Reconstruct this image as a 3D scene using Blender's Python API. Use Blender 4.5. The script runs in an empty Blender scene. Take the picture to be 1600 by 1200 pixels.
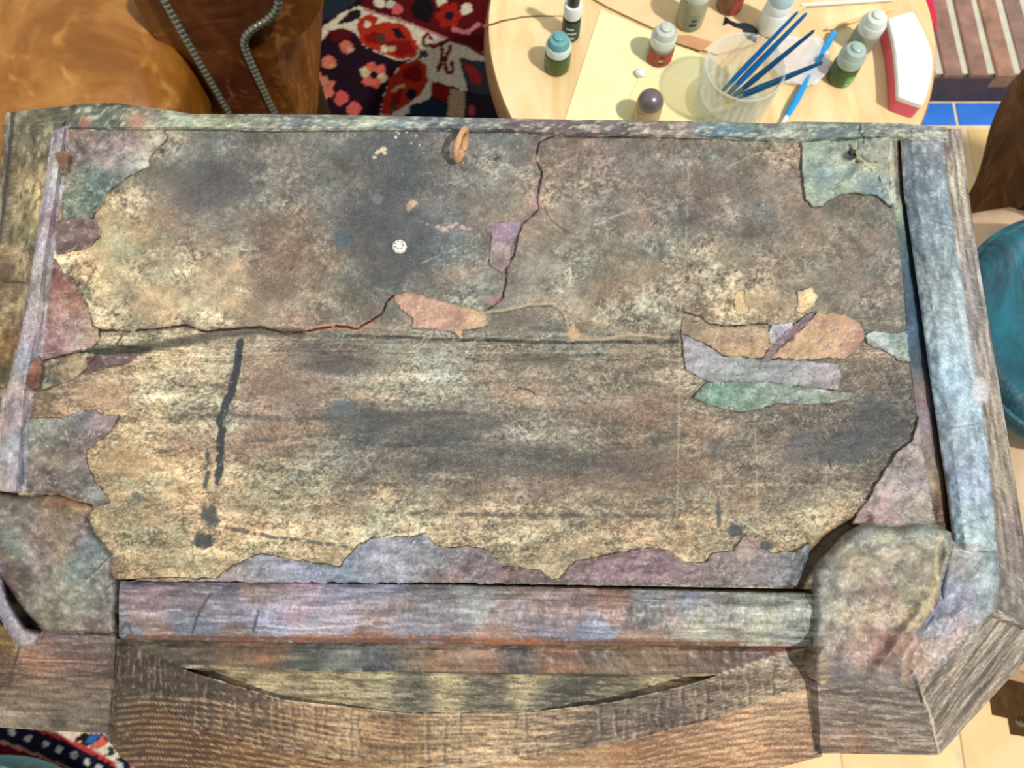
import bpy, bmesh, math, random
import numpy as np
from mathutils import Vector, Matrix
from mathutils.geometry import delaunay_2d_cdt

random.seed(7)
RNG = np.random.default_rng(11)
C = bpy.context.scene.collection
SC = bpy.context.scene

# ------------------------------------------------------------------ camera, light, exposure
CAM_H, PITCH, FPX = 1.20, math.radians(16.0), 1200.0
cam_d = bpy.data.cameras.new('camera')
cam = bpy.data.objects.new('camera', cam_d); C.objects.link(cam)
cam.location = (0, 0, CAM_H); cam.rotation_euler = (PITCH, 0, 0)
cam_d.sensor_width = 36; cam_d.lens = 36 * FPX / 1600
cam_d.clip_start = 0.02; cam_d.clip_end = 50
cam_d.dof.use_dof = True; cam_d.dof.focus_distance = 0.46; cam_d.dof.aperture_fstop = 13
SC.camera = cam

wd = bpy.data.worlds.new('world'); SC.world = wd; wd.use_nodes = True
bg = wd.node_tree.nodes['Background']
bg.inputs['Color'].default_value = (0.93, 0.97, 1.0, 1)
bg.inputs['Strength'].default_value = 0.62
sun_d = bpy.data.lights.new('sun', 'SUN'); sun = bpy.data.objects.new('sun', sun_d); C.objects.link(sun)
sun_dir = Vector((0.42, -0.33, 0.85)).normalized()
sun.rotation_euler = sun_dir.to_track_quat('Z', 'Y').to_euler(); sun.location = (2, -2, 4)
sun_d.energy = 2.6; sun_d.angle = math.radians(2.5); sun_d.color = (1.0, 0.98, 0.95)
SC.view_settings.view_transform = 'Standard'; SC.view_settings.look = 'None'
SC.view_settings.gamma = 1; SC.view_settings.use_curve_mapping = False
SC.view_settings.exposure = 0.30
try:
    SC.cycles.use_denoising = True
except Exception:
    pass

# ------------------------------------------------------------------ helpers
CP, SP = math.cos(PITCH), math.sin(PITCH)
KA = 0.80                                  # albedo of a surface that renders white in full sun

def P(px, py, z):
    """place on the height z that the photograph shows at px, py"""
    a = (px - 800) / FPX; b = (600 - py) / FPX
    dx, dy, dz = a, b * CP + SP, b * SP - CP
    t = (z - CAM_H) / dz
    return (dx * t, dy * t, z)

def Pn(px, py, z):
    px = np.asarray(px, float); py = np.asarray(py, float); z = np.asarray(z, float) + 0 * px
    a = (px - 800) / FPX; b = (600 - py) / FPX
    dz = b * SP - CP; t = (z - CAM_H) / dz
    return np.stack([a * t, (b * CP + SP) * t, z], -1)

def proj(X):
    x, y, z = X[:, 0], X[:, 1], X[:, 2] - CAM_H
    d = y * SP - z * CP; u = y * CP + z * SP
    return 800 + FPX * x / d, 600 - FPX * u / d

def lin(c):
    c = np.asarray(c, float) / 255.0
    return np.where(c <= 0.04045, c / 12.92, ((c + 0.055) / 1.055) ** 2.4)

def A(r, g, b, k=None):
    return tuple((lin((r, g, b)) * (KA if k is None else k)).tolist()) + (1.0,)

TAB = RNG.random((8, 256, 256))
def vnoise(x, y, s=0):
    T = TAB[s % 8]; x = x + 37.3 * s; y = y + 91.7 * s
    xi = np.floor(x).astype(int); yi = np.floor(y).astype(int)
    fx = x - xi; fy = y - yi
    fx = fx * fx * (3 - 2 * fx); fy = fy * fy * (3 - 2 * fy)
    a = T[xi & 255, yi & 255]; b = T[(xi + 1) & 255, yi & 255]
    c = T[xi & 255, (yi + 1) & 255]; d = T[(xi + 1) & 255, (yi + 1) & 255]
    return (a * (1 - fx) + b * fx) * (1 - fy) + (c * (1 - fx) + d * fx) * fy

def fbm(x, y, o=4, s=0, g=0.55):
    r = 0; a = 1; n = 0
    x, y = x * .921 - y * .389, x * .389 + y * .921
    for i in range(o):
        r = r + a * vnoise(x, y, s + i); n += a; a *= g
        x, y = (x * .803 - y * .596) * 2.03, (x * .596 + y * .803) * 2.03
    return r / n

def sstep(a, b, x):
    t = np.clip((x - a) / (b - a), 0, 1); return t * t * (3 - 2 * t)

def inpoly(poly, X, Y):
    m = np.zeros(X.shape, bool); n = len(poly)
    for i in range(n):
        x0, y0 = poly[i]; x1, y1 = poly[(i + 1) % n]
        if y0 == y1: continue
        c = ((y0 > Y) != (y1 > Y)) & (X < (x1 - x0) * (Y - y0) / (y1 - y0) + x0)
        m ^= c
    return m

def resample(pl, step, closed=False):
    pl = [tuple(map(float, p)) for p in pl]
    if closed: pl = pl + [pl[0]]
    a = np.array(pl); seg = np.linalg.norm(np.diff(a[:, :2], axis=0), axis=1); s = np.r_[0, np.cumsum(seg)]
    n = max(2, int(round(s[-1] / step)) + 1)
    q = np.linspace(0, s[-1], n)
    r = np.stack([np.interp(q, s, a[:, k]) for k in range(a.shape[1])], 1)
    return r[:-1] if closed else r

def resample_n(pl, n):
    a = np.array([tuple(map(float, p)) for p in pl]); seg = np.linalg.norm(np.diff(a[:, :2], axis=0), axis=1); s = np.r_[0, np.cumsum(seg)]
    q = np.linspace(0, s[-1], n)
    return np.stack([np.interp(q, s, a[:, k]) for k in range(a.shape[1])], 1)

def jag(poly, amp=2.5, step=5, s=0, closed=True):
    r = resample(poly, step, closed)
    dx = (fbm(r[:, 0] / 13, r[:, 1] / 13, 3, 1 + s) - .5) * 2 * amp
    dy = (fbm(r[:, 0] / 13, r[:, 1] / 13, 3, 4 + s) - .5) * 2 * amp
    k_ = min(1.0, amp * .5)
    r[:, 0] += dx + (fbm(r[:, 0] / 4, r[:, 1] / 4, 2, 2 + s) - .5) * 2 * k_; r[:, 1] += dy + (fbm(r[:, 0] / 4, r[:, 1] / 4, 2, 6 + s) - .5) * 2 * k_
    return r

# ---- objects
def link(name, me, mat=None, parent=None):
    o = bpy.data.objects.new(name, me); C.objects.link(o)
    if mat is not None: me.materials.append(mat)
    if parent is not None: o.parent = parent
    return o

def mesh_np(name, V, F, mat, parent=None, col=None, smooth=True, sharp=40):
    me = bpy.data.meshes.new(name)
    me.from_pydata([tuple(v) for v in V] if not isinstance(V, np.ndarray) else V.tolist(), [], F if isinstance(F, list) else F.tolist())
    me.validate()
    if col is not None:
        at = me.color_attributes.new('Col', 'FLOAT_COLOR', 'POINT')
        c4 = np.ones((len(me.vertices), 4), np.float32); c4[:, :3] = col
        at.data.foreach_set('color', c4.ravel())
    if smooth:
        me.polygons.foreach_set('use_smooth', np.ones(len(me.polygons), bool))
        if sharp: me.set_sharp_from_angle(angle=math.radians(sharp))
    me.update()
    return link(name, me, mat, parent)

def bm_obj(name, bm, mat, parent=None, smooth=True, sharp=40):
    bmesh.ops.recalc_face_normals(bm, faces=bm.faces)
    me = bpy.data.meshes.new(name); bm.to_mesh(me); bm.free()
    if smooth:
        me.polygons.foreach_set('use_smooth', np.ones(len(me.polygons), bool))
        if sharp: me.set_sharp_from_angle(angle=math.radians(sharp))
    return link(name, me, mat, parent)

def tag(o, label=None, cat=None, group=None, kind=None):
    if label: o['label'] = label
    if cat: o['category'] = cat
    if group: o['group'] = group
    if kind: o['kind'] = kind
    return o

def empty(name, loc, label, cat, group=None, rz=0):
    o = bpy.data.objects.new(name, None); C.objects.link(o)
    o.location = loc; o.rotation_euler = (0, 0, rz)
    return tag(o, label, cat, group)

def box_bm(sx, sy, sz, cx=0, cy=0, cz=0, bev=0, seg=2, bm=None):
    b2 = bmesh.new()
    bmesh.ops.create_cube(b2, size=1, matrix=Matrix.Translation((cx, cy, cz)) @ Matrix.Diagonal((sx, sy, sz, 1)))
    if bev: bmesh.ops.bevel(b2, geom=list(b2.edges), offset=bev, segments=seg, affect='EDGES', profile=.5)
    if bm is None: return b2
    me = bpy.data.meshes.new('t'); b2.to_mesh(me); b2.free(); bm.from_mesh(me); bpy.data.meshes.remove(me)
    return bm

def lathe_bm(prof, n=32, loc=(0, 0, 0), ribs=0, ribamp=0):
    bm = bmesh.new(); rings = []
    for r, z in prof:
        if r <= 1e-6:
            rings.append([bm.verts.new((loc[0], loc[1], loc[2] + z))]); continue
        ring = []
        for i in range(n):
            a = 2 * math.pi * i / n; rr = r * (1 + ribamp * math.cos(ribs * a)) if ribs else r
            ring.append(bm.verts.new((loc[0] + rr * math.cos(a), loc[1] + rr * math.sin(a), loc[2] + z)))
        rings.append(ring)
    for a, b in zip(rings, rings[1:]):
        for i in range(n):
            j = (i + 1) % n
            if len(a) == 1 and len(b) == 1: continue
            if len(a) == 1: bm.faces.new((a[0], b[j], b[i]))
            elif len(b) == 1: bm.faces.new((a[i], a[j], b[0]))
            else: bm.faces.new((a[i], a[j], b[j], b[i]))
    return bm

def tube_bm(pts, rad, n=8, bm=None):
    bm = bm or bmesh.new(); pts = [Vector(p) for p in pts]; k = len(pts)
    if not hasattr(rad, '__len__'): rad = [rad] * k
    prev = None; rings = []
    for i, p in enumerate(pts):
        t = (pts[min(i + 1, k - 1)] - pts[max(i - 1, 0)]).normalized()
        if prev is None:
            u = t.orthogonal().normalized()
        else:
            u = (prev - t * prev.dot(t)).normalized()
        prev = u; v = t.cross(u)
        rings.append([bm.verts.new(p + (u * math.cos(2 * math.pi * j / n) + v * math.sin(2 * math.pi * j / n)) * rad[i]) for j in range(n)])
    for a, b in zip(rings, rings[1:]):
        for j in range(n): bm.faces.new((a[j], a[(j + 1) % n], b[(j + 1) % n], b[j]))
    bm.faces.new(rings[0][::-1]); bm.faces.new(rings[-1])
    return bm

def slab_bm(poly, z0, z1, bev=0):
    """prism over a polygon of world xy"""
    bm = bmesh.new()
    b = [bm.verts.new((x, y, z0)) for x, y in poly]; t = [bm.verts.new((x, y, z1)) for x, y in poly]
    n = len(poly)
    bm.faces.new(t); bm.faces.new(b[::-1])
    for i in range(n): bm.faces.new((b[i], b[(i + 1) % n], t[(i + 1) % n], t[i]))
    bmesh.ops.recalc_face_normals(bm, faces=bm.faces)
    if bev:
        es = [e for e in bm.edges if all(abs(v.co.z - z1) < 1e-6 for v in e.verts)]
        bmesh.ops.bevel(bm, geom=es, offset=bev, segments=2, affect='EDGES')
    return bm

# ---- materials
def nt(name):
    m = bpy.data.materials.new(name); m.use_nodes = True; t = m.node_tree
    return m, t, t.nodes['Principled BSDF']

def N(t, typ, **kw):
    n = t.nodes.new(typ)
    for k, v in kw.items():
        if k in n.inputs.keys(): n.inputs[k].default_value = v
        else: setattr(n, k, v)
    return n

def ramp(t, fac, stops):
    r = t.nodes.new('ShaderNodeValToRGB'); e = r.color_ramp.elements
    e[0].position, e[0].color = stops[0]; e[1].position, e[1].color = stops[-1]
    for p, c in stops[1:-1]:
        x = e.new(p); x.color = c
    t.links.new(fac, r.inputs['Fac']); return r.outputs['Color']

def mix(t, a, b, fac, mode='MIX'):
    m = t.nodes.new('ShaderNodeMix'); m.data_type = 'RGBA'; m.blend_type = mode
    for s, v in ((0, fac), (6, a), (7, b)):
        if hasattr(v, 'links') or isinstance(v, bpy.types.NodeSocket): t.links.new(v, m.inputs[s])
        else: m.inputs[s].default_value = v
    return m.outputs[2]

def coords(t, scale=(1, 1, 1), rot=(0, 0, 0)):
    tc = t.nodes.new('ShaderNodeTexCoord'); mp = t.nodes.new('ShaderNodeMapping')
    mp.inputs['Scale'].default_value = scale; mp.inputs['Rotation'].default_value = rot
    t.links.new(tc.outputs['Object'], mp.inputs['Vector']); return mp.outputs['Vector']

def noise(t, vec, scale, detail=4, rough=.55, dist=0):
    n = t.nodes.new('ShaderNodeTexNoise'); n.inputs['Scale'].default_value = scale; n.inputs['Detail'].default_value = detail
    n.inputs['Roughness'].default_value = rough; n.inputs['Distortion'].default_value = dist
    t.links.new(vec, n.inputs['Vector']); return n.outputs['Fac']

def bump(t, b, h, strength=.3, dist=.001):
    n = t.nodes.new('ShaderNodeBump'); n.inputs['Strength'].default_value = strength; n.inputs['Distance'].default_value = dist
    t.links.new(h, n.inputs['Height']); t.links.new(n.outputs['Normal'], b.inputs['Normal'])

def painted(name, rough=.6, spec=.35, scale=(900, 900, 900), lo=.72, hi=1.3, bstr=.35, bdist=.0006, coat=0):
    """colour from the vertex attribute Col, with a fine grain of its own"""
    m, t, b = nt(name)
    at = t.nodes.new('ShaderNodeVertexColor'); at.layer_name = 'Col'
    v = coords(t, scale); n1 = noise(t, v, 1.0, 3, .6)
    g = ramp(t, n1, [(.32, (lo, lo, lo, 1)), (.68, (hi, hi, hi, 1))])
    c = mix(t, at.outputs['Color'], g, 1.0, 'MULTIPLY')
    t.links.new(c, b.inputs['Base Color'])
    b.inputs['Roughness'].default_value = rough; b.inputs['Specular IOR Level'].default_value = spec
    if coat: b.inputs['Coat Weight'].default_value = coat; b.inputs['Coat Roughness'].default_value = .25
    bump(t, b, n1, bstr, bdist)
    return m

def simple(name, col, rough=.5, spec=.4, var=.15, nscale=60, metal=0, bstr=0.0, trans=0, stretch=(1, 1, 1), bdist=.001):
    m, t, b = nt(name)
    v = coords(t, stretch); n1 = noise(t, v, nscale, 4)
    lo, hi = 1 - var, 1 + var
    g = ramp(t, n1, [(.3, (lo, lo, lo, 1)), (.7, (hi, hi, hi, 1))])
    c = mix(t, col, g, 1.0, 'MULTIPLY'); t.links.new(c, b.inputs['Base Color'])
    b.inputs['Roughness'].default_value = rough; b.inputs['Specular IOR Level'].default_value = spec
    b.inputs['Metallic'].default_value = metal
    if trans: b.inputs['Transmission Weight'].default_value = trans
    if bstr: bump(t, b, n1, bstr, bdist)
    return m

def leather_mat(name, dark, midc, light, scale=9):
    m, t, b = nt(name)
    v = coords(t); n1 = noise(t, v, scale, 5, .6, .6); n2 = noise(t, v, scale * 2.3, 3, .5, 1.2)
    c = ramp(t, n1, [(.3, dark), (.52, midc), (.75, light)])
    nd = t.nodes.new('ShaderNodeTexNoise'); nd.inputs['Scale'].default_value = scale * .8; nd.inputs['Detail'].default_value = 4; t.links.new(v, nd.inputs['Vector'])
    vd = mix(t, v, nd.outputs['Color'], .16)
    vo = t.nodes.new('ShaderNodeTexVoronoi'); vo.feature = 'DISTANCE_TO_EDGE'; vo.inputs['Scale'].default_value = scale * .95; t.links.new(vd, vo.inputs['Vector'])
    c1_ = ramp(t, vo.outputs['Distance'], [(0, (1, 1, 1, 1)), (.045, (0, 0, 0, 1))])
    cr = mix(t, c1_, ramp(t, n2, [(.42, (0, 0, 0, 1)), (.62, (1, 1, 1, 1))]), 1.0, 'MULTIPLY')
    c2 = mix(t, c, light, cr)
    t.links.new(c2, b.inputs['Base Color'])
    b.inputs['Roughness'].default_value = .42; b.inputs['Specular IOR Level'].default_value = .45
    n5 = noise(t, v, scale * 1.2, 3, .5, 1.0)
    bump(t, b, n5, .6, .012)
    return m

# ------------------------------------------------------------------ the painted wear of the cabinet: own colours, some shade and sky sheen painted in, sampled to vertices
X0, Y0, RW, RH = -140, 120, 1880, 1240
GX, GY = np.meshgrid(np.arange(RW) + X0, np.arange(RH) + Y0)
R = np.zeros((RH, RW, 3)); Hm = np.zeros((RH, RW))

def win(x0, y0, x1, y1):
    x0 = max(int(x0) - X0, 0); x1 = min(int(x1) - X0 + 1, RW); y0 = max(int(y0) - Y0, 0); y1 = min(int(y1) - Y0 + 1, RH)
    return (slice(y0, y1), slice(x0, x1))

def field(ctrl, x, y, sig):
    c = np.array(ctrl, float); num = 0; den = 1e-12
    xs, ys = x, y
    num = np.zeros(x.shape + (3,)); den = np.zeros(x.shape) + 1e-9
    for cx, cy, r, g, b in c:
        d2 = ((xs - cx) ** 2 + (ys - cy) ** 2) / (sig * sig)
        w = np.exp(-d2 * .5) + 1e-4 / (1 + d2) ** 2
        num += w[..., None] * np.array((r, g, b)); den += w
    return num / den[..., None]

def cfield(ctrl, sl, sig, warp, wscale, s=0, step=6):
    """smooth control-colour field on a coarse grid, read through a noise warp"""
    x = GX[sl].astype(float); y = GY[sl].astype(float)
    xa, ya = x.min() - 60, y.min() - 60; nx = int((x.max() + 60 - xa) / step) + 2; ny = int((y.max() + 60 - ya) / step) + 2
    cx, cy = np.meshgrid(xa + np.arange(nx) * step, ya + np.arange(ny) * step)
    F = field(ctrl, cx, cy, sig)
    wx = (fbm(x / wscale, y / wscale, 4, 2 + s) - .5) * 2 * warp; wy = (fbm(x / wscale, y / wscale, 4, 5 + s) - .5) * 2 * warp
    u = np.clip((x + wx - xa) / step, 0, nx - 1.001); v = np.clip((y + wy - ya) / step, 0, ny - 1.001)
    iu = u.astype(int); iv = v.astype(int); fu = (u - iu)[..., None]; fv = (v - iv)[..., None]
    return (F[iv, iu] * (1 - fu) + F[iv, iu + 1] * fu) * (1 - fv) + (F[iv + 1, iu] * (1 - fu) + F[iv + 1, iu + 1] * fu) * fv

def stroke(pts, w, col, alpha=1.0, depth=0, jitter=0, soft=1.0, breakup=0):
    p = jag(pts, jitter, 5, 2, False) if jitter else np.array(pts, float)
    x0, y0 = p.min(0) - w - 3; x1, y1 = p.max(0) + w + 3
    sl = win(x0, y0, x1, y1); X = GX[sl]; Y = GY[sl]; D = np.full(X.shape, 1e9)
    for (ax, ay), (bx, by) in zip(p[:-1], p[1:]):
        l2 = (bx - ax) ** 2 + (by - ay) ** 2 + 1e-9
        t = np.clip(((X - ax) * (bx - ax) + (Y - ay) * (by - ay)) / l2, 0, 1)
        D = np.minimum(D, np.hypot(X - ax - t * (bx - ax), Y - ay - t * (by - ay)))
    m = 1 - sstep(w / 2 - soft, w / 2 + soft, D)
    if breakup: m = m * sstep(breakup - .12, breakup + .12, fbm(X / 9, Y / 9, 3, 3))
    if col is not None: R[sl] = R[sl] * (1 - (m * alpha)[..., None]) + np.array(col) * (m * alpha)[..., None]
    if depth: Hm[sl] -= depth * m

def blob(cx, cy, rx, ry, col, alpha=.8, s=0, soft=.35, rough=.5):
    e_ = 1.3 + soft + rough; sl = win(cx - rx * e_, cy - ry * e_, cx + rx * e_, cy + ry * e_); X = GX[sl]; Y = GY[sl]
    d = np.hypot((X - cx) / rx, (Y - cy) / ry) + (fbm(X / (rx * .6), Y / (ry * .6), 4, s) - .5) * 2 * rough
    m = (1 - sstep(1 - soft, 1 + soft, d)) * alpha
    R[sl] = R[sl] * (1 - m[..., None]) + np.array(col) * m[..., None]

def region(poly, ctrl, sig=45, ang=0, su=30, sv=9, amp=.22, warp=14, wscale=35, s=0, light=None, dark=None, edge=0):
    """fill a polygon with a control-colour field, streaked along ang"""
    p = np.array(poly, float); sl = win(*(p.min(0) - 2), *(p.max(0) + 2))
    X = GX[sl].astype(float); Y = GY[sl].astype(float); m = inpoly(p[:, :2], X, Y)
    col = cfield(ctrl, sl, sig, warp, wscale, s)
    ca, sa = math.cos(math.radians(ang)), math.sin(math.radians(ang))
    u = X * ca + Y * sa; v = -X * sa + Y * ca
    n1 = fbm(u / su, v / sv, 5, s); n2 = fbm(u / (su * .45) + 9, v / (sv * .5), 4, s + 3)
    col = col * (1 + amp * 4 * (n1 - .5))[..., None]
    if light: 
        k = sstep(light[3], light[3] + .1, n2) * light[4]
        col = col * (1 - k[..., None]) + np.array(light[:3]) * k[..., None]
    if dark:
        k = sstep(dark[3], dark[3] + .1, 1 - n2) * dark[4]
        col = col * (1 - k[..., None]) + np.array(dark[:3]) * k[..., None]
    R[sl][m] = col[m]
    if edge: stroke(list(map(tuple, p[:, :2])) + [tuple(p[0, :2])], edge * .85, (64, 54, 50), .62, 0, 0, .8, .5)

def desat(y0, y1, k):
    sl = win(150, y0, 1290, y1); l_ = R[sl].mean(-1, keepdims=True); R[sl] = R[sl] * (1 - k) + l_ * k

def samp(px, py):
    u = np.clip(np.asarray(px, float) - X0, 0, RW - 1.01); v = np.clip(np.asarray(py, float) - Y0, 0, RH - 1.01)
    iu = u.astype(int); iv = v.astype(int); fu = (u - iu)[..., None]; fv = (v - iv)[..., None]
    c = (R[iv, iu] * (1 - fu) + R[iv, iu + 1] * fu) * (1 - fv) + (R[iv + 1, iu] * (1 - fu) + R[iv + 1, iu + 1] * fu) * fv
    return lin(np.clip(c, 0, 255)) * KA

def samp_h(px, py):
    u = np.clip(np.asarray(px, float) - X0, 0, RW - 1.01).astype(int); v = np.clip(np.asarray(py, float) - Y0, 0, RH - 1.01).astype(int)
    return Hm[v, u]

# bottom board: stain colours
rowsP = {
 200: [(140,110,100,85),(250,150,145,120),(330,100,102,98),(430,112,116,110),(550,104,108,106),(650,88,91,92),(760,100,104,105),(860,106,98,90),(960,110,104,97),(1060,120,112,98),(1160,128,118,98),(1230,122,112,96),(1350,125,118,100)],
 240: [(150,110,100,85),(250,155,148,122),(330,96,98,95),(430,118,121,112),(550,108,111,107),(650,86,90,92),(760,108,110,108),(860,112,104,94),(960,112,107,100),(1060,122,113,100),(1160,130,120,100),(1230,125,115,98),(1350,128,120,102)],
 290: [(180,168,152,115),(250,128,122,102),(290,90,90,88),(345,82,80,80),(440,122,122,112),(520,106,106,100),(600,80,84,86),(700,104,108,106),(790,172,160,134),(880,128,124,112),(980,124,119,110),(1080,114,112,106),(1180,112,108,98),(1260,126,118,102),(1360,128,118,98)],
 350: [(150,178,158,112),(190,176,156,110),(260,124,116,96),(330,104,98,88),(430,126,110,92),(520,98,94,88),(590,78,80,82),(680,90,95,98),(740,96,106,110),(800,150,138,120),(900,142,136,118),(1000,126,121,112),(1100,118,114,105),(1180,108,104,98),(1250,126,118,104),(1330,128,118,98),(1390,104,99,90)],
 420: [(120,188,170,125),(160,192,174,126),(250,176,160,120),(350,166,150,116),(440,136,115,92),(530,152,142,113),(600,92,95,94),(680,98,104,102),(760,132,129,116),(860,142,139,121),(950,136,129,109),(1040,141,132,110),(1130,152,139,110),(1230,152,136,110),(1330,124,114,98),(1400,118,110,98)],
 490: [(180,186,170,126),(280,188,174,131),(380,166,152,118),(450,130,114,94),(530,124,114,95),(600,112,112,102),(680,140,130,112),(800,125,125,113),(870,136,131,113),(960,146,136,108),(1040,126,118,100),(1150,172,156,116),(1250,150,140,112),(1390,120,112,100)],
 560: [(100,112,102,74),(160,165,140,105),(280,192,179,136),(340,191,179,141),(430,140,130,110),(520,106,101,96),(600,136,128,106),(680,142,140,124),(770,131,129,113),(850,118,114,98),(950,130,118,98),(1030,142,131,106),(1130,140,130,110),(1250,140,128,105),(1380,125,115,98)],
 620: [(90,140,118,90),(150,192,150,110),(250,182,165,125),(330,192,179,140),(410,138,118,104),(500,146,126,106),(580,168,147,117),(660,167,151,121),(750,152,141,119),(850,130,115,95),(950,136,120,98),(1040,140,122,98),(1120,130,122,102),(1240,130,120,98),(1350,114,110,95),(1395,84,84,82)],
 680: [(160,188,156,105),(250,176,155,110),(330,150,135,108),(420,130,120,100),(500,114,109,95),(570,86,89,88),(660,85,86,85),(750,93,94,92),(850,116,113,99),(950,110,102,88),(1040,120,108,88),(1130,120,112,95),(1230,109,101,90),(1330,86,86,83),(1390,78,78,77)],
 740: [(160,182,150,105),(200,186,165,115),(290,180,160,115),(400,176,156,118),(480,161,151,119),(560,124,114,98),(650,88,84,79),(750,82,80,78),(850,86,83,77),(950,88,83,75),(1050,109,97,80),(1150,115,105,90),(1250,98,93,87),(1330,110,105,92),(1390,100,95,85)],
 790: [(180,186,166,120),(280,176,156,111),(400,181,165,122),(500,187,170,126),(600,177,161,121),(700,166,151,116),(800,150,135,105),(900,118,108,84),(1000,130,115,88),(1100,146,133,101),(1200,152,139,108),(1300,172,156,116),(1345,188,170,126)],
 840: [(180,150,140,100),(260,166,151,108),(340,182,166,120),(450,182,166,120),(600,180,165,122),(760,172,159,121),(850,161,149,112),(950,166,151,110),(1050,166,153,115),(1150,166,151,115),(1250,192,172,121)],
 885: [(200,160,135,90),(230,172,146,96),(330,166,146,101),(430,172,152,111),(600,170,155,115),(860,150,140,105),(1000,160,148,112),(1200,165,150,115)],
}
ctrlP = [(x, y, r, g, b) for y, L in rowsP.items() for (x, r, g, b) in L]
slp = win(20, 180, 1500, 960)
x = GX[slp].astype(float); y = GY[slp].astype(float)
base = cfield(ctrlP, slp, 34, 24, 45)
lum_ = base.mean(-1, keepdims=True); base = (lum_ * np.array((1.04, 1.0, .95)) * .12 + base * .88) * np.array((1.03, .985, .96))
low = sstep(500, 570, y)
iso = fbm(x / 16, y / 13, 5, 1, .65); strk = fbm(x / 46 + 3, y / 9, 5, 2, .6)
d1 = iso * (1 - low * .6) + strk * low * .6
fine = fbm(x / 4.5, y / (3.6 - low * 1.0), 4, 5, .7); mid = fbm(x / 30, y / (26 - low * 14), 4, 6)
big = fbm(x / (62 + low * 40), y / (44 - low * 18), 5, 0, .6)
base = base * (1 + 0.85 * (big - .5))[..., None]
rough_ = .30 + .38 * low + (.95 - .3 * low) * sstep(88, 150, base.mean(-1)) * sstep(.34, .58, fbm(x / 75 + 11, y / 55, 4, 2))
base = base * (1 + rough_ * (1.0 * (d1 - .5) + .4 * (mid - .5) + 1.15 * (fine - .5)))[..., None]
kl = sstep(.515, .64, fine * .6 + d1 * .4) * .62 * np.minimum(1, rough_); kd = sstep(.56, .70, (1 - fine) * .6 + (1 - d1) * .4) * .42 * np.minimum(1, rough_)
lightc = base * .45 + np.array((222, 208, 172)) * .55
base = base * (1 - kl[..., None]) + lightc * kl[..., None]
base = base * (1 - kd[..., None]) + (base * .5 + np.array((62, 61, 58)) * .4) * kd[..., None]
warm = (fbm(x / 60 + 40, y / 40, 4, 7) - .5)
base = base * (1 + warm[..., None] * np.array((.24, -.04, -.18)))
base = (np.array((124, 116, 98)) + (base - np.array((124, 116, 98))) * .9) * 1.04
R[slp] = base
Hm[slp] += (fine - .5) * .0007 + (d1 - .5) * .0012 + (mid - .5) * .002
# fibres
nf = 26000
fx = RNG.uniform(90, 1440, nf); fy = RNG.uniform(200, 905, nf)
fa = np.where(fy > 540, RNG.normal(0, .8, nf), RNG.uniform(0, math.pi, nf)); fl = RNG.uniform(3, 12, nf); fc = RNG.normal(0, .09, nf)
lf = RNG.random(nf) < .66
fal = RNG.uniform(.15, .85, nf) * np.clip(rough_[(fy - 180).astype(int), (fx - 20).astype(int)], .15, 1)
for k in range(13):
    t = k
    on = fl > t
    ax = (fx + np.cos(fa + fc * t) * t)[on]; ay = (fy + np.sin(fa + fc * t) * t)[on]
    ix = (ax - X0).astype(int); iy = (ay - Y0).astype(int)
    c = np.where(lf[on][:, None], np.array((222, 207, 170)), np.array((60, 57, 54))); a = fal[on][:, None]
    R[iy, ix] = R[iy, ix] * (1 - a) + c * a
# specks
for n_, c_ in ((500, (235, 225, 200)), (420, (48, 46, 46))):
    sx = RNG.integers(140, 1400, n_) - X0; sy = RNG.integers(210, 890, n_) - Y0
    for ddx, ddy in ((0, 0), (1, 0), (0, 1)):
        R[sy + ddy, sx + ddx] = R[sy + ddy, sx + ddx] * .3 + np.array(c_) * .7
# stains and marks that belong to the board
blob(335, 285, 75, 40, (78, 78, 80), .55, 1); blob(600, 380, 70, 80, (74, 77, 80), .5, 2); blob(600, 250, 60, 45, (80, 84, 86), .4, 3)
blob(250, 275, 30, 25, (95, 90, 84), .4, 4); blob(450, 390, 50, 40, (112, 88, 72), .35, 4)
for (a_, b_, c_, d_, e_) in ((440, 425, 70, 40, .35), (430, 600, 60, 34, .4), (390, 690, 80, 24, .3), (960, 640, 80, 26, .35), (1010, 745, 100, 30, .4), (1120, 300, 60, 40, .2), (880, 240, 50, 30, .25), (300, 700, 60, 24, .3), (560, 560, 50, 24, .3), (1180, 790, 60, 20, .2), (820, 760, 80, 18, .3)):
    blob(a_, b_, c_, d_, (128, 98, 82), e_, int(a_) % 7, .5, .7)
blob(535, 375, 13, 15, (72, 96, 106), .7, 5); blob(650, 665, 110, 26, (76, 78, 78), .6, 6); blob(560, 650, 60, 20, (70, 74, 76), .55, 7)
blob(750, 720, 180, 28, (80, 76, 72), .4, 1); blob(1000, 720, 60, 22, (88, 78, 68), .35, 2); blob(1370, 660, 45, 50, (74, 75, 76), .55, 3)
blob(1310, 700, 45, 24, (78, 79, 80), .55, 4); blob(1250, 705, 26, 28, (80, 82, 84), .5, 8); blob(1120, 700, 20, 16, (84, 82, 82), .45, 9)
blob(840, 560, 60, 10, (92, 88, 72), .6, 9); blob(520, 570, 60, 14, (80, 74, 72), .55, 8); blob(480, 550, 40, 10, (88, 82, 78), .5, 3)
blob(330, 810, 13, 22, (62, 66, 66), .8, 3, .3, .7); blob(318, 845, 14, 12, (60, 66, 68), .85, 4, .3, .7); blob(1150, 828, 10, 10, (66, 74, 78), .85, 5)
blob(1197, 852, 11, 9, (70, 78, 82), .85, 6); blob(213, 775, 8, 6, (92, 98, 92), .8, 7); blob(535, 640, 18, 14, (92, 112, 118), .55, 7)
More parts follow.
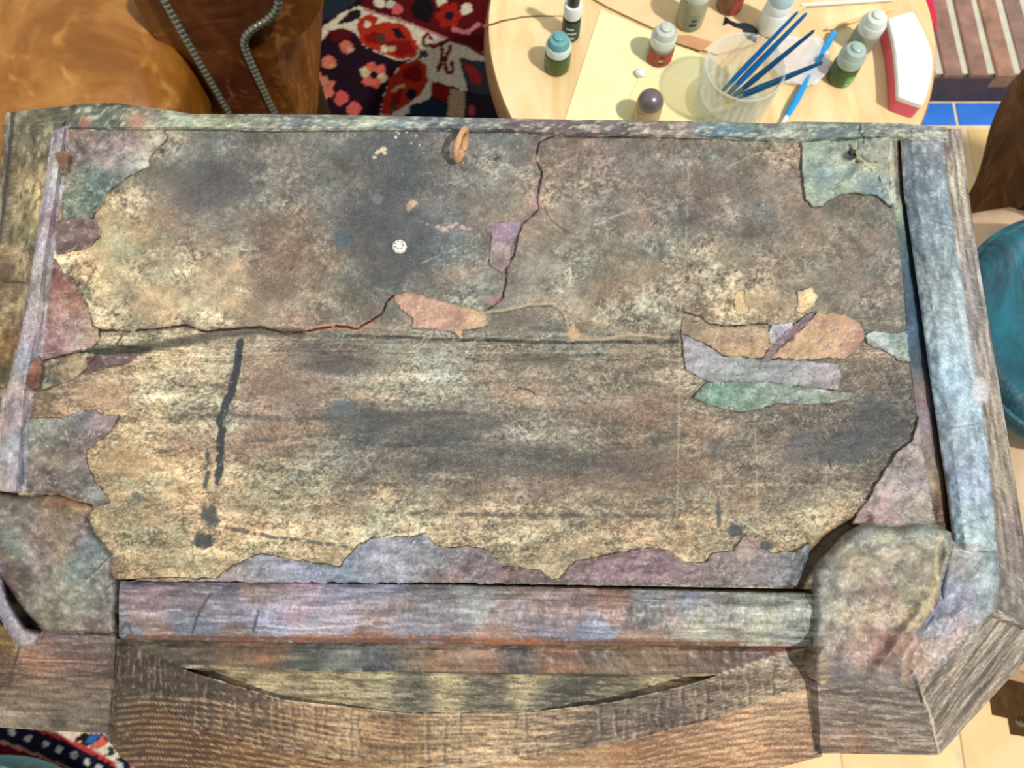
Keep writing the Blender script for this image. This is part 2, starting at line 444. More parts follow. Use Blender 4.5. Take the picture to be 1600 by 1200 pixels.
for (a_, b_, c_) in ((684, 354, 5), (694, 358, 6), (704, 354, 5), (712, 350, 4), (724, 356, 6), (733, 358, 4), (668, 350, 3)): blob(a_, b_, c_, c_ * .6, (214, 172, 148), .85, a_ % 7, .4, .9)
for (a_, b_, c_) in ((598, 234, 6), (590, 238, 4), (585, 246, 3), (602, 240, 3)): blob(a_, b_, c_, c_ * .8, (232, 210, 170), .9, a_ % 7, .3, .8)
blob(644, 318, 7, 5, (214, 176, 138), .9, 4, .3, .8); blob(639, 325, 4, 4, (206, 160, 118), .9, 2, .3, .8)
for k in range(9): blob(random.uniform(615, 680), random.uniform(203, 228), 1.6, 1.6, (232, 228, 214), .9, k, .4, .3)
blob(590, 312, 9, 8, (120, 126, 124), .7, 3); blob(1000, 205, 60, 10, (100, 95, 92), .3, 2)
stroke([(376, 535), (372, 560), (366, 590), (360, 615), (350, 640), (344, 660)], 12, (52, 56, 60), .92, 0, 2.5, 1.2, .30)
stroke([(346, 668), (345, 700), (343, 728), (341, 752)], 12, (50, 54, 58), .92, 0, 2.5, 1.2, .30)
stroke([(325, 700), (324, 740), (320, 760)], 7, (66, 68, 66), .8, 0, 2, 1.2, .45)
stroke([(365, 828), (420, 838), (480, 845), (548, 856)], 6, (74, 72, 64), .75, 0, 2, 1.3, .42)
stroke([(590, 800), (700, 803), (820, 804), (930, 806), (1060, 806)], 6, (84, 80, 70), .75, 0, 2, 1.3, .42)
stroke([(280, 650), (360, 648), (450, 655), (550, 652), (690, 645), (760, 650)], 7, (82, 80, 74), .6, 0, 3, 2, .45)
stroke([(380, 690), (450, 685), (540, 676), (700, 640)], 6, (84, 82, 78), .6, 0, 3, 2, .45)
stroke([(760, 600), (772, 640), (800, 655)], 7, (92, 86, 76), .6, 0, 3, 2, .4)
stroke([(1122, 788), (1124, 820)], 7, (80, 82, 80), .8, 0, 1, 1.5, .3)
stroke([(1295, 715), (1298, 732)], 2.5, (60, 56, 52), .9)
for q in ([(1076, 260), (1072, 380), (1064, 480), (1062, 560), (1060, 700), (1058, 800), (1045, 880)], [(1135, 760), (1128, 860)], [(1180, 640), (1185, 860)]):
    stroke(q, 3.5, (196, 176, 138), .5, 0, 1.5, 1.2, .42)
for q in ([(905, 285), (935, 262), (975, 238)], [(870, 262), (900, 244)], [(1130, 265), (1180, 240), (1230, 238)], [(1190, 232), (1245, 255)], [(900, 365), (970, 335), (1030, 322)], [(930, 350), (990, 325)], [(660, 410), (720, 385)]):
    stroke(q, 2.2, (205, 188, 155), .6, 0, 1, 1, .4)
stroke([(850, 325), (862, 345), (885, 362)], 1.8, (70, 62, 58), .8, 0, 1)
# cracks (carved too)
c1 = [(125, 515), (200, 517), (262, 512), (290, 508), (322, 519), (382, 512), (412, 512), (442, 520), (472, 518), (522, 510), (560, 513), (582, 500), (597, 490), (603, 473), (613, 462)]
stroke([(90, 560), (160, 552), (240, 541), (322, 526), (402, 516), (470, 520)], 13, (84, 80, 64), .8, .0015, 2, 4)  # valley under the crack: its shade painted in, here and next line
stroke([(45, 578), (110, 556), (170, 549), (230, 546)], 12, (72, 74, 60), .85, .0015, 2, 4)
stroke(c1, 9, (150, 112, 96), .75, 0, 1.5, 2.5, .38)
stroke([(480, 517), (520, 509), (560, 514), (580, 503)], 9, (200, 138, 112), .85, 0, 1, 1.5)
stroke(c1, 2.5, (54, 44, 40), .95, .0022, 1.8, .9, .3)
stroke([(190, 525), (180, 540), (230, 545)], 3, (70, 66, 52), .8, .001, 1)
c2 = [(1250, 219), (1000, 213), (860, 214), (842, 222), (836, 248), (846, 270), (843, 290), (838, 310), (843, 326), (832, 336), (815, 350), (806, 380), (802, 400), (790, 420), (791, 440), (785, 465), (770, 478), (758, 486)]
stroke(c2[3:], 8, (138, 108, 108), .6, 0, 2, 2, .4)
stroke(c2, 2.0, (56, 47, 46), .95, .0018, 1.2, .9, .33)
blob(838, 318, 8, 11, (178, 138, 134), .9, 3, .3, .4); blob(772, 470, 14, 6, (165, 120, 112), .9, 4, .3, .7); blob(838, 248, 5, 6, (205, 168, 130), .9, 2)
stroke([(760, 488), (800, 482), (830, 475), (866, 475), (881, 490), (886, 508)], 5, (186, 168, 130), .8, 0, 1, 1)
stroke([(760, 491), (800, 485), (830, 478), (866, 478), (879, 492), (884, 510)], 1.6, (96, 86, 72), .8, .001, 1)
stroke([(905, 531), (940, 531), (985, 523), (1045, 527)], 4, (200, 172, 128), .8, 0, 1.5, 1)
blob(896, 520, 9, 12, (214, 170, 126), .9, 2, .3, .7)
stroke([(540, 524), (620, 527), (700, 530), (800, 533), (900, 535), (1060, 533)], 4.2, (66, 66, 60), .85, .0012, 1.5, 1.2, .36)
stroke([(810, 605), (830, 610), (838, 618)], 1.6, (66, 58, 52), .9, .001, 1)
stroke([(1068, 488), (1095, 494), (1105, 505), (1135, 510), (1200, 506)], 2.2, (70, 58, 50), .85, .0012, 1.5, .8)
stroke([(140, 430), (128, 460), (150, 417)], 2, (86, 78, 62), .7)
stroke([(290, 632), (320, 618), (340, 610)], 1.6, (96, 84, 66), .7, 0, 1)
stroke([(285, 818), (300, 850), (302, 880)], 1.8, (110, 88, 62), .7, 0, 1); stroke([(192, 790), (200, 802), (220, 808), (250, 830), (285, 850)], 2, (112, 90, 60), .6, 0, 1.5)
blob(195, 722, 40, 30, (188, 148, 100), .55, 6); blob(240, 815, 18, 8, (205, 168, 112), .6, 3); blob(160, 620, 45, 22, (200, 158, 116), .5, 2)
stroke([(160, 300), (168, 360), (160, 440), (158, 470)], 16, (205, 178, 120), .45, 0, 3, 6)

stroke([(1236, 922), (1262, 880), (1290, 850), (1320, 826), (1350, 812)], 22, (84, 66, 48), .75, .008, 2, 6)  # gap beside the corner pad: carved, its shade painted dark as well
stroke([(1350, 812), (1400, 816), (1470, 812)], 12, (92, 72, 56), .7, .004, 2, 4)  # same gap along the pad's far edge, shade painted in
# torn paper that lies on the board: outline, colours, how proud it stands
PATCH = []
def patch(name, poly, ctrl, lift=.0012, sig=26, amp=.16, s=0, jamp=2.5, ang=0, su=22, sv=14, light=None, dark=None, edge=2.2, label=None, mat='paper'):
    p = jag(poly, jamp * 1.25, 3.5, s)
    region(p, ctrl, sig, ang, su, sv, amp, 12, 22, s, light, dark, edge)
    PATCH.append((name, p, lift, s, label, mat))

patch('paper_patch', [(98,205),(112,185),(125,168),(180,167),(245,175),(252,195),(262,215),(234,245),(231,262),(206,272),(186,285),(166,300),(163,316),(148,332),(143,345),(128,338),(96,345),(98,300),(102,250)],
      [(140,185,92,96,82),(190,180,110,108,86),(225,190,165,130,100),(135,200,155,112,86),(170,225,135,115,116),(205,235,160,130,126),(185,250,170,145,138),(225,250,200,194,172),(235,225,172,160,135),(130,240,140,120,118),(115,280,150,140,115),(140,290,84,106,98),(150,312,82,104,94),(125,325,112,122,98),(190,275,92,108,104),(215,265,170,172,155)], .0016, 16, .2, 0, light=(205,205,180,.6,.5), dark=(62,66,60,.62,.5), label='green and mauve torn paper at the far left corner')
patch('paper_patch', [(92,346),(130,338),(150,346),(160,358),(156,371),(140,384),(112,391),(88,396),(84,370)],
      [(110,360,120,102,88),(135,365,130,100,92),(150,362,112,84,84),(110,385,112,80,78)], .002, 14, .2, 1, light=(190,170,140,.62,.4), label='purple brown paper flake')
patch('paper_patch', [(84,404),(96,424),(110,430),(126,455),(140,490),(144,508),(156,520),(150,536),(130,547),(90,556),(64,563),(66,520),(74,460)],
      [(92,430,128,82,74),(105,460,152,104,86),(120,470,165,120,98),(95,490,158,122,108),(120,520,170,142,130),(85,530,150,112,106),(145,522,185,150,125)], .0018, 14, .22, 2, light=(205,185,165,.62,.4), dark=(90,58,56,.64,.4), label='reddish paper flap by the left rail')
patch('paper_patch', [(60,566),(100,556),(135,550),(150,553),(134,575),(120,588),(85,600),(58,612)],
      [(80,575,120,102,70),(110,570,150,112,72),(125,575,168,150,115),(85,595,140,135,105)], .0022, 10, .25, 3, light=(200,195,160,.6,.5), dark=(60,66,58,.6,.5))
patch('paper_patch', [(136,556),(200,550),(222,553),(195,568),(165,575),(135,585)],
      [(150,570,120,88,84),(190,560,110,86,82)], .0012, 20, .18, 4)
patch('paper_patch', [(40,655),(100,652),(118,645),(145,640),(165,650),(187,648),(172,672),(152,690),(136,702),(132,716),(138,731),(146,750),(165,775),(172,784),(150,790),(100,775),(38,770),(36,700)],
      [(60,670,120,122,105),(100,665,132,130,118),(145,655,125,120,120),(160,665,140,112,110),(70,710,128,114,98),(100,720,135,122,102),(135,690,120,98,98),(80,750,112,98,86),(130,750,112,102,98),(160,775,125,130,118)], .0018, 16, .22, 5, light=(195,190,165,.62,.45), dark=(70,64,60,.62,.45), label='grey wrinkled paper at the left edge')
patch('paper_patch', [(196,908),(250,903),(335,905),(362,886),(404,865),(425,866),(436,873),(482,878),(532,886),(542,870),(560,851),(580,841),(640,838),(662,835),(680,850),(696,858),(730,853),(766,862),(786,885),(846,892),(862,906),(878,904),(900,877),(960,866),(1020,857),(1046,863),(1070,878),(1102,880),(1116,866),(1148,860),(1160,838),(1184,841),(1190,856),(1206,865),(1240,862),(1268,848),(1262,880),(1245,916),(700,911)],
      [(215,903,180,170,130),(280,904,172,158,118),(360,898,150,135,125),(410,880,142,140,152),(440,890,156,156,172),(500,893,138,142,160),(535,893,120,138,148),(575,862,150,150,165),(600,860,158,150,156),(640,858,140,140,150),(665,870,150,148,152),(690,870,118,128,132),(740,870,122,110,114),(770,885,130,112,112),(700,895,125,90,80),(800,900,112,82,76),(850,903,100,78,76),(920,885,140,108,110),(970,878,132,102,104),(1020,880,140,108,112),(1060,893,142,110,114),(1120,885,128,110,108),(1170,855,188,152,128),(1180,885,128,118,118),(1220,885,118,112,112),(1255,870,98,112,112)], .0018, 22, .2, 6, light=(190,186,190,.64,.4), dark=(78,66,70,.64,.35), sv=8, label='long lavender and rust torn paper along the front groove')
patch('paper_patch', [(612,463),(626,456),(660,462),(690,470),(722,478),(740,482),(758,491),(764,508),(736,515),(722,517),(722,532),(713,521),(690,515),(665,514),(645,511),(645,496),(626,482)],
      [(630,470,196,150,122),(670,488,205,156,128),(700,495,190,142,118),(720,500,180,135,112),(740,505,222,180,132),(715,522,205,165,118),(755,500,214,172,130)], .0011, 12, .08, 7, 3, edge=1.8, label='bare pink plaster coloured torn patch')
patch('paper_patch', [(1068,498),(1100,504),(1122,511),(1170,508),(1196,512),(1205,520),(1210,540),(1195,560),(1165,558),(1130,555),(1100,536),(1064,522)],
      [(1085,512,165,140,112),(1120,525,178,146,112),(1170,520,168,138,105),(1190,545,196,160,118),(1150,545,190,152,112)], .0012, 14, .12, 0, edge=1.8)
patch('paper_patch', [(1276,489),(1320,491),(1344,505),(1352,521),(1345,545),(1320,560),(1262,562),(1205,560),(1226,540),(1262,505)],
      [(1290,500,200,154,118),(1330,515,205,156,120),(1300,530,206,160,118),(1260,540,204,164,118),(1335,540,190,142,120),(1225,552,190,155,115)], .0014, 14, .1, 1, edge=1.8, label='bare pink oval torn patch')
patch('paper_patch', [(1152,456),(1163,450),(1164,474),(1173,488),(1152,490),(1146,474)], [(1158,470,222,184,130)], .001, 12, .12, 2, 2, edge=1)
patch('paper_patch', [(1245,456),(1270,448),(1277,462),(1271,478),(1252,490),(1243,486),(1247,474)], [(1262,462,240,206,146),(1255,482,222,182,130)], .001, 12, .1, 3, 2, edge=1)
patch('paper_patch', [(1205,506),(1240,504),(1236,525),(1216,542),(1202,536)], [(1218,515,182,176,184),(1222,532,150,146,152)], .0013, 10, .25, 4, 1.5, edge=1)
patch('paper_patch', [(1188,563),(1206,540),(1242,506),(1262,492),(1276,486),(1262,506),(1228,536),(1200,563)], [(1260,497,128,96,106),(1210,548,134,110,112)], .0018, 12, .12, 5, 1.5, edge=1.4)
patch('paper_patch', [(1065,522),(1082,527),(1130,556),(1198,562),(1262,564),(1312,568),(1316,590),(1310,610),(1250,604),(1180,597),(1102,597),(1070,576)],
      [(1080,545,158,150,152),(1110,565,160,158,158),(1160,578,150,156,152),(1220,585,150,152,150),(1290,588,160,150,148),(1250,568,160,158,158)], .0011, 18, .14, 6, 2, edge=1.6, sv=8, light=(195,196,192,.64,.4), label='grey lilac paper strip')
patch('paper_patch', [(1084,622),(1102,597),(1180,596),(1250,603),(1310,610),(1345,617),(1300,630),(1256,632),(1212,630),(1190,640),(1150,643),(1110,633)],
      [(1100,615,112,146,124),(1140,625,118,152,128),(1170,630,122,150,126),(1200,610,138,156,140),(1260,618,135,145,132),(1320,618,140,140,122)], .0014, 14, .2, 7, 2, edge=1.8, sv=9, light=(190,205,175,.58,.55), dark=(72,104,88,.64,.5), label='green torn paper strip')
patch('paper_patch', [(1352,524),(1366,516),(1404,519),(1421,514),(1424,566),(1404,562),(1380,547),(1358,538)],
      [(1370,525,170,176,170),(1400,530,138,160,150),(1415,550,152,165,150)], .0014, 10, .22, 0, 2, edge=1.4, light=(205,205,190,.6,.5), dark=(105,135,138,.62,.5))
patch('paper_patch', [(1253,222),(1330,219),(1396,214),(1402,326),(1386,318),(1370,305),(1340,301),(1312,303),(1296,312),(1286,322),(1270,323),(1258,312),(1257,290),(1253,260)],
      [(1265,235,158,176,150),(1300,240,150,166,146),(1340,235,130,140,122),(1380,235,150,152,132),(1270,270,150,165,150),(1290,275,108,136,138),(1330,275,112,136,138),(1370,290,108,142,148),(1310,258,185,190,165),(1350,262,186,178,140),(1275,305,160,172,146),(1325,292,170,180,148),(1390,310,140,160,158),(1385,270,168,160,128)], .002, 13, .14, 1, 1.5, edge=1.8, light=(212,218,190,.62,.5), dark=(92,112,110,.66,.35), label='pale green hammered paper at the far right corner')
patch('paper_patch', [(1436,650),(1426,690),(1406,704),(1386,730),(1366,765),(1346,795),(1330,818),(1380,824),(1478,824),(1470,790),(1454,720)],
      [(1420,710,168,150,140),(1400,750,172,158,150),(1430,750,165,150,150),(1370,785,168,140,132),(1440,790,158,146,128),(1405,720,130,112,112)], .002, 16, .16, 2, 2, light=(205,196,182,.64,.4), dark=(110,96,96,.64,.35), label='grey pink paper flap by the right groove')
patch('paper_patch', [(766,352),(790,346),(813,346),(810,366),(800,386),(796,415),(783,426),(764,416),(768,372)],
      [(785,360,156,122,138),(805,355,120,108,122),(785,390,160,140,128),(780,410,168,144,134),(792,418,150,116,122)], .0011, 12, .18, 3, 1.5, edge=1.4)

def wrinkles(p, n, rng):
    x0, y0 = p.min(0); x1, y1 = p.max(0); k = 0; t = 0
    while k < n and t < n * 8:
        t += 1; cx, cy = rng.uniform(x0, x1), rng.uniform(y0, y1)
        if not inpoly(p, np.array([[cx]]), np.array([[cy]]))[0, 0]: continue
        a = rng.uniform(0, math.pi); L = rng.uniform(4, 15); c = rng.gauss(0, .5)
        q = [(cx + math.cos(a) * L * f + math.sin(a) * c * L * f * f, cy + math.sin(a) * L * f - math.cos(a) * c * L * f * f) for f in (-.5, -.2, .2, .5)]
        m = inpoly(p, np.array([[b[0] for b in q]]), np.array([[b[1] for b in q]]))
        if not m.all(): continue
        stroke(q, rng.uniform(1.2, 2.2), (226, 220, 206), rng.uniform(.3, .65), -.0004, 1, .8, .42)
        stroke([(b[0] + 1.2, b[1] + 1.8) for b in q], 1.6, (66, 56, 54), rng.uniform(.25, .55), 0, 1, .8, .45); k += 1  # stroke pair paints the lit crest and the shaded side of each wrinkle
RG2 = random.Random(5)
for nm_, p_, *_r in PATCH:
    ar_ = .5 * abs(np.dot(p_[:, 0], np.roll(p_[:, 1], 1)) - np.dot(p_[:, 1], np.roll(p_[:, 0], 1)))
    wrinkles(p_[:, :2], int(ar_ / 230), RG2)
for q in ([(1338, 246), (1362, 262), (1384, 290), (1396, 322)], [(1336, 248), (1318, 258), (1290, 268), (1268, 272)], [(1392, 222), (1390, 250), (1394, 290), (1398, 325)]):
    stroke(q, 5, (214, 212, 178), .6, -.002, 2, 2, .40)
stroke([(1345, 240), (1352, 250), (1360, 252)], 4, (84, 92, 84), .7, 0, 1, 1.2)
# rails and border, painted streaks; bluish sky reflection is in the rail colours
RR = [(1406,190),(1480,190),(1495,400),(1512,500),(1528,600),(1542,700),(1553,800),(1562,866),(1488,862),(1478,760),(1462,650),(1450,570),(1438,480),(1424,380),(1412,300)]
region(RR, [(1420,215,125,128,118),(1455,215,140,140,135),(1430,260,104,118,132),(1465,260,136,146,152),(1440,310,116,130,142),(1470,320,130,150,156),(1450,370,122,142,148),(1480,380,140,156,158),(1458,430,138,150,150),(1490,440,150,165,164),(1470,500,158,172,174),(1500,510,166,186,190),(1480,560,160,184,194),(1510,570,168,196,206),(1490,620,158,188,200),(1520,640,162,186,196),(1490,680,150,160,168),(1525,690,156,176,188),(1505,750,142,158,182),(1535,760,160,172,190),(1510,810,150,178,184),(1545,830,165,182,178),(1520,850,150,176,172)],
       26, 82, 26, 10, .2, 14, 30, 2, (205, 218, 222, .6, .5), (96, 108, 120, .64, .4))
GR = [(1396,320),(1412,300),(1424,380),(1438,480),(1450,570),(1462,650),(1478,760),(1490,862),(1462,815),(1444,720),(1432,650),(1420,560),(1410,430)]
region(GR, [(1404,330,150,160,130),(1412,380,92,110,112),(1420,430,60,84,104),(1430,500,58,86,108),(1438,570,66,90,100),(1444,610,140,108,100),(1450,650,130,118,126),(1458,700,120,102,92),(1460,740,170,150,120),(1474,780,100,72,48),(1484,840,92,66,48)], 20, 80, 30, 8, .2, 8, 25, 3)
stroke([(1414,320),(1428,420),(1442,520),(1452,585),(1458,640)], 7, (40, 52, 62), .7, 0, 2, 3); stroke([(1460,650),(1470,720),(1482,790),(1490,850)], 7, (66, 44, 28), .7, 0, 2, 3)  # shade in the groove against the rail, painted as dark strokes
for q in ([(1452, 345), (1485, 353)], [(1470, 470), (1500, 480)], [(1485, 670), (1532, 662)], [(1500, 822), (1545, 806)], [(1425, 275), (1420, 290), (1412, 310)]):
    stroke(q, 2, (88, 92, 92), .7, 0, 1); stroke([(a, b + 2) for a, b in q], 1.5, (205, 215, 215), .5, 0, 1)
# right oak border
RO = [(1468,185),(1520,185),(1535,330),(1560,470),(1590,640),(1620,800),(1650,1000),(1548,965),(1562,905),(1553,800),(1542,700),(1528,600),(1512,500),(1495,400),(1478,260)]
region(RO, [(1485,215,150,128,128),(1495,240,190,180,152),(1500,300,178,166,142),(1515,370,172,160,146),(1520,440,158,150,146),(1535,500,150,140,134),(1550,560,150,138,128),(1560,620,155,140,124),(1570,690,160,145,124),(1580,760,150,134,114),(1590,840,132,118,106),(1595,930,126,116,106),(1580,980,135,122,104)],
       30, 81, 70, 4.5, .3, 5, 30, 4, (210, 198, 172, .6, .5), (88, 74, 64, .60, .55))
stroke([(1497, 470), (1510, 530), (1520, 590), (1530, 610)], 5, (206, 204, 206), .85, 0, 2, 1.5); blob(1532, 612, 12, 20, (208, 206, 206), .85, 3, .3, .5)
for (a, b) in ((1530, 430), (1515, 385), (1560, 620), (1545, 480)):
    stroke([(a - 14, b), (a + 10, b + 6)], 2, (205, 198, 185), .6, 0, 2, 1, .4)
# far rail
TR = [(120,160),(180,158),(250,166),(300,174),(420,174),(560,176),(740,180),(900,184),(1060,186),(1240,190),(1320,187),(1400,188),(1480,192),(1478,222),(1400,218),(1250,222),(1100,216),(930,212),(840,212),(740,206),(600,204),(430,206),(300,203),(200,203),(100,205)]
region(TR, [(140,180,100,102,86),(180,185,86,96,78),(220,185,160,126,98),(250,185,180,178,150),(275,190,165,172,148),(330,190,160,162,128),(400,195,140,142,120),(450,192,120,122,118),(530,188,160,166,148),(570,190,175,182,158),(640,190,118,128,132),(700,195,104,112,116),(760,192,120,120,114),(820,200,118,98,96),(900,198,122,100,98),(960,200,112,100,98),(1040,205,150,132,118),(1070,208,172,146,130),(1110,200,92,122,136),(1160,200,100,122,126),(1200,200,104,118,108),(1240,210,170,172,150),(1270,205,104,122,118),(1320,205,110,128,118),(1360,200,128,142,130),(1400,205,150,150,135),(1440,205,138,140,136)],
       18, 1, 20, 6, .22, 8, 22, 5, (222, 222, 180, .56, .7), (62, 78, 84, .63, .5))
stroke([(120, 200), (200, 204), (300, 203), (430, 206), (600, 204), (740, 206), (830, 207)], 1.8, (60, 58, 54), .8, 0, 1); stroke([(1344, 195), (1343, 206), (1348, 212), (1349, 224)], 3, (44, 44, 42), .9, 0, 1)
blob(1327, 241, 12, 9, (52, 54, 52), .85, 3, .3, .7); blob(213, 187, 13, 11, (176, 132, 104), .9, 2); blob(132, 192, 9, 10, (165, 110, 82), .85, 4)
# left light rail and outer left border
LO = [(-60,168),(124,164),(100,205),(84,212),(62,340),(42,480),(18,640),(0,780),(-60,780)]
region(LO, [(20,185,140,138,110),(60,185,104,96,72),(100,185,98,98,80),(10,240,104,92,72),(50,230,108,100,74),(80,230,100,94,70),(40,270,150,124,88),(15,320,120,108,84),(45,310,186,166,112),(40,340,176,156,104),(10,350,110,98,78),(40,375,112,102,72),(10,380,158,138,96),(20,410,150,122,92),(5,440,84,60,36),(25,455,158,136,96),(10,490,150,126,86),(5,530,130,84,40),(10,560,110,92,58),(5,620,112,102,64),(-20,500,120,95,60),(-20,300,120,105,80)],
       18, 97, 26, 10, .25, 10, 22, 6, (206, 188, 138, .6, .5), (64, 52, 38, .60, .5))
stroke([(14, 172), (20, 172), (18, 210), (8, 300), (0, 380)], 6, (58, 48, 42), .8, 0, 2, 2); stroke([(0, 440), (40, 442)], 3, (52, 40, 28), .8, 0, 2, 1.5)
LR = [(82,205),(108,195),(106,240),(94,330),(84,400),(74,480),(66,560),(52,620),(44,700),(40,770),(-40,770),(0,640),(24,560),(42,480),(62,340)]
region(LR, [(92,215,146,128,136),(85,260,172,164,160),(90,250,190,180,160),(78,310,178,172,176),(75,350,170,148,150),(90,345,118,88,90),(70,390,176,168,172),(62,430,190,170,158),(72,440,120,116,116),(55,480,186,172,166),(45,530,170,150,154),(35,570,150,160,166),(20,600,186,158,145),(25,640,150,138,142),(12,660,196,156,140),(30,680,130,140,150),(10,710,182,172,170),(10,745,196,160,145),(25,740,122,132,152)],
       16, 99, 16, 9, .18, 10, 18, 0, (212, 206, 205, .62, .5), (118, 112, 122, .64, .4))
patch('paper_flake', [(84,240),(97,236),(110,240),(106,255),(103,266),(94,272),(91,255)], [(97,248,150,104,72),(98,262,108,72,50)], .006, 12, .15, 2, 1, edge=1.4, label='small rust coloured torn tongue of paper')
patch('paper_flake', [(60,556),(66,575),(60,606),(40,608),(42,585),(50,566)], [(56,570,150,92,70),(50,595,112,66,50)], .006, 10, .2, 3, 1, edge=1.4, label='rust brown torn tongue against the left rail')
# corner pads
BL = [(38,774),(90,770),(150,790),(138,808),(150,836),(178,866),(176,896),(184,905),(182,998),(165,990),(65,985),(30,945),(0,900),(-40,860),(-40,760)]
region(BL, [(20,780,110,100,86),(80,778,128,96,66),(120,785,150,116,76),(40,820,110,104,90),(65,830,120,96,86),(95,825,160,138,106),(90,850,168,146,116),(120,830,100,84,84),(60,860,140,122,110),(145,860,112,126,124),(130,885,112,122,112),(165,890,120,110,104),(20,860,120,128,118),(60,930,120,112,96),(100,940,138,132,112),(140,945,132,128,114),(90,975,116,104,84),(170,950,128,116,110),(160,985,122,98,82),(0,880,96,70,52),(20,920,88,70,60)],
       16, 20, 18, 12, .2, 10, 22, 1, (200, 194, 168, .62, .45), (72, 62, 56, .62, .45), 2.2)
stroke([(75, 785), (105, 780), (125, 788)], 12, (150, 104, 66), .6, 0, 3, 4); stroke([(175, 868), (150, 890), (135, 905)], 3, (70, 66, 64), .8, 0, 1); stroke([(178, 868), (153, 892), (137, 908)], 2, (210, 200, 190), .6, 0, 1)
stroke([(182, 908), (165, 920), (150, 926)], 3, (60, 52, 50), .8, 0, 1)
BR = [(1270,886),(1290,865),(1320,832),(1345,818),(1400,822),(1450,817),(1486,830),(1492,850),(1482,890),(1472,925),(1480,942),(1442,1000),(1420,1040),(1428,1076),(1278,1076),(1266,1055),(1268,960)]
region(BR, [(1290,880,140,138,122),(1340,835,120,124,116),(1390,835,150,150,128),(1450,830,140,150,136),(1330,870,168,152,118),(1380,870,172,158,128),(1420,870,160,142,118),(1460,870,150,140,112),(1310,930,148,142,128),(1350,925,160,138,118),(1380,930,140,112,100),(1420,915,130,132,112),(1450,920,155,138,102),(1285,960,132,130,112),(1330,965,176,158,118),(1390,960,166,148,112),(1430,950,180,156,112),(1300,1000,150,140,126),(1340,1000,172,138,118),(1380,1000,178,128,116),(1420,1000,150,112,96),(1300,1030,150,116,100),(1310,1045,112,104,104),(1350,1035,156,118,98),(1390,1025,150,108,84),(1415,1040,104,96,92),(1330,1062,108,112,106),(1390,1062,140,132,120)],
       18, 15, 20, 13, .18, 12, 24, 2, (208, 194, 160, .62, .4), (96, 80, 78, .63, .4))
stroke([(1470, 830), (1462, 880), (1466, 910), (1450, 945), (1420, 985)], 5, (206, 188, 142), .7, 0, 3, 2); stroke([(1350, 950), (1330, 945), (1338, 962)], 2, (215, 205, 175), .6, 0, 2)
BF = [(1484,838),(1496,848),(1556,858),(1562,905),(1552,960),(1530,1000),(1472,1056),(1434,1074),(1406,1066),(1408,1030),(1430,990),(1466,940),(1472,900)]
region(BF, [(1515,870,160,164,156),(1545,880,156,176,176),(1530,910,172,184,186),(1500,880,128,116,104),(1490,920,128,132,150),(1510,940,150,146,160),(1540,950,150,160,160),(1475,970,118,118,132),(1500,985,150,120,122),(1520,985,170,150,138),(1480,1015,176,150,132),(1450,1040,172,138,114),(1500,1020,180,156,132),(1545,975,112,128,132),(1435,1065,160,132,104)],
       15, 120, 22, 11, .16, 10, 22, 3, (212, 214, 212, .62, .5), (100, 88, 100, .64, .4), 1.6)
# front rail with bluish sky sheen painted in, lower lip
FRt = [(186, 905), (700, 913), (1276, 926)]
FR = [(184,904),(700,912),(1280,926),(1274,1012),(900,1010),(560,1006),(184,1002)]
region(FR, [(205,925,122,110,116),(250,930,150,118,122),(300,935,146,128,130),(210,960,160,116,108),(260,960,160,124,128),(320,960,138,122,134),(200,985,110,118,130),(300,985,104,108,124),(340,940,110,104,116),(400,925,150,120,112),(420,960,160,146,166),(410,985,130,136,168),(470,945,170,136,150),(520,930,146,140,166),(540,960,165,140,148),(520,985,150,150,172),(600,930,140,142,162),(610,955,172,132,122),(620,985,128,120,130),(680,945,132,122,122),(740,940,160,160,150),(700,980,140,130,138),(780,960,150,122,112),(830,940,168,136,116),(820,970,150,124,132),(880,950,158,124,116),(960,955,168,118,96),(930,985,128,140,162),(860,985,122,120,144),(1000,975,112,106,104),(1040,950,160,126,108),(1020,935,150,148,150),(1060,985,160,146,122),(1120,960,142,134,122),(1110,990,186,180,142),(1180,945,158,160,136),(1180,985,172,166,132),(1240,950,160,164,138),(1250,985,140,140,120),(1080,935,130,136,148),
              (520,1000,150,104,80),(600,1003,136,96,80),(700,1003,124,88,78),(760,1003,160,112,84),(850,1004,150,96,66),(1000,1005,168,122,84),(1150,1005,170,150,120),(250,1000,150,108,86),(400,1002,130,100,80)],
       14, .7, 60, 6, .22, 30, 44, 4, (205, 204, 212, .61, .5), (96, 86, 88, .62, .4))
stroke([(330, 928), (312, 955), (300, 990)], 3.5, (66, 56, 60), .8, 0, 2); stroke([(404, 955), (396, 985)], 5, (56, 74, 96), .8, 0, 1); stroke([(188, 985), (198, 972), (205, 990)], 5, (60, 72, 84), .7, 0, 2)
stroke([(420, 979), (470, 982), (540, 978), (580, 974)], 3, (214, 216, 228), .7, 0, 1.5, 1.2); stroke([(1000, 937), (1060, 941), (1150, 946)], 1.8, (212, 206, 204), .7, 0, .5)
stroke([(480, 928), (640, 928), (800, 926)], 2, (205, 208, 216), .4, 0, 1, 1, .4); blob(1010, 974, 13, 7, (84, 88, 90), .8, 3)
desat(908, 1000, .22)
stroke([(200, 997), (330, 999), (560, 1000), (800, 1003), (1000, 1006), (1160, 1008)], 13, (128, 78, 56), .72, 0, 2, 4, .36)
stroke([(460, 997), (600, 995), (720, 996)], 6, (176, 112, 72), .6, 0, 2, 2, .42); stroke([(740, 1001), (800, 1003), (850, 1004)], 7, (196, 112, 66), .7, 0, 2, 2, .38)
stroke([(190, 1002), (560, 1006), (900, 1011), (1270, 1014)], 2.2, (62, 44, 36), .7, 0, 1, 1, .36)
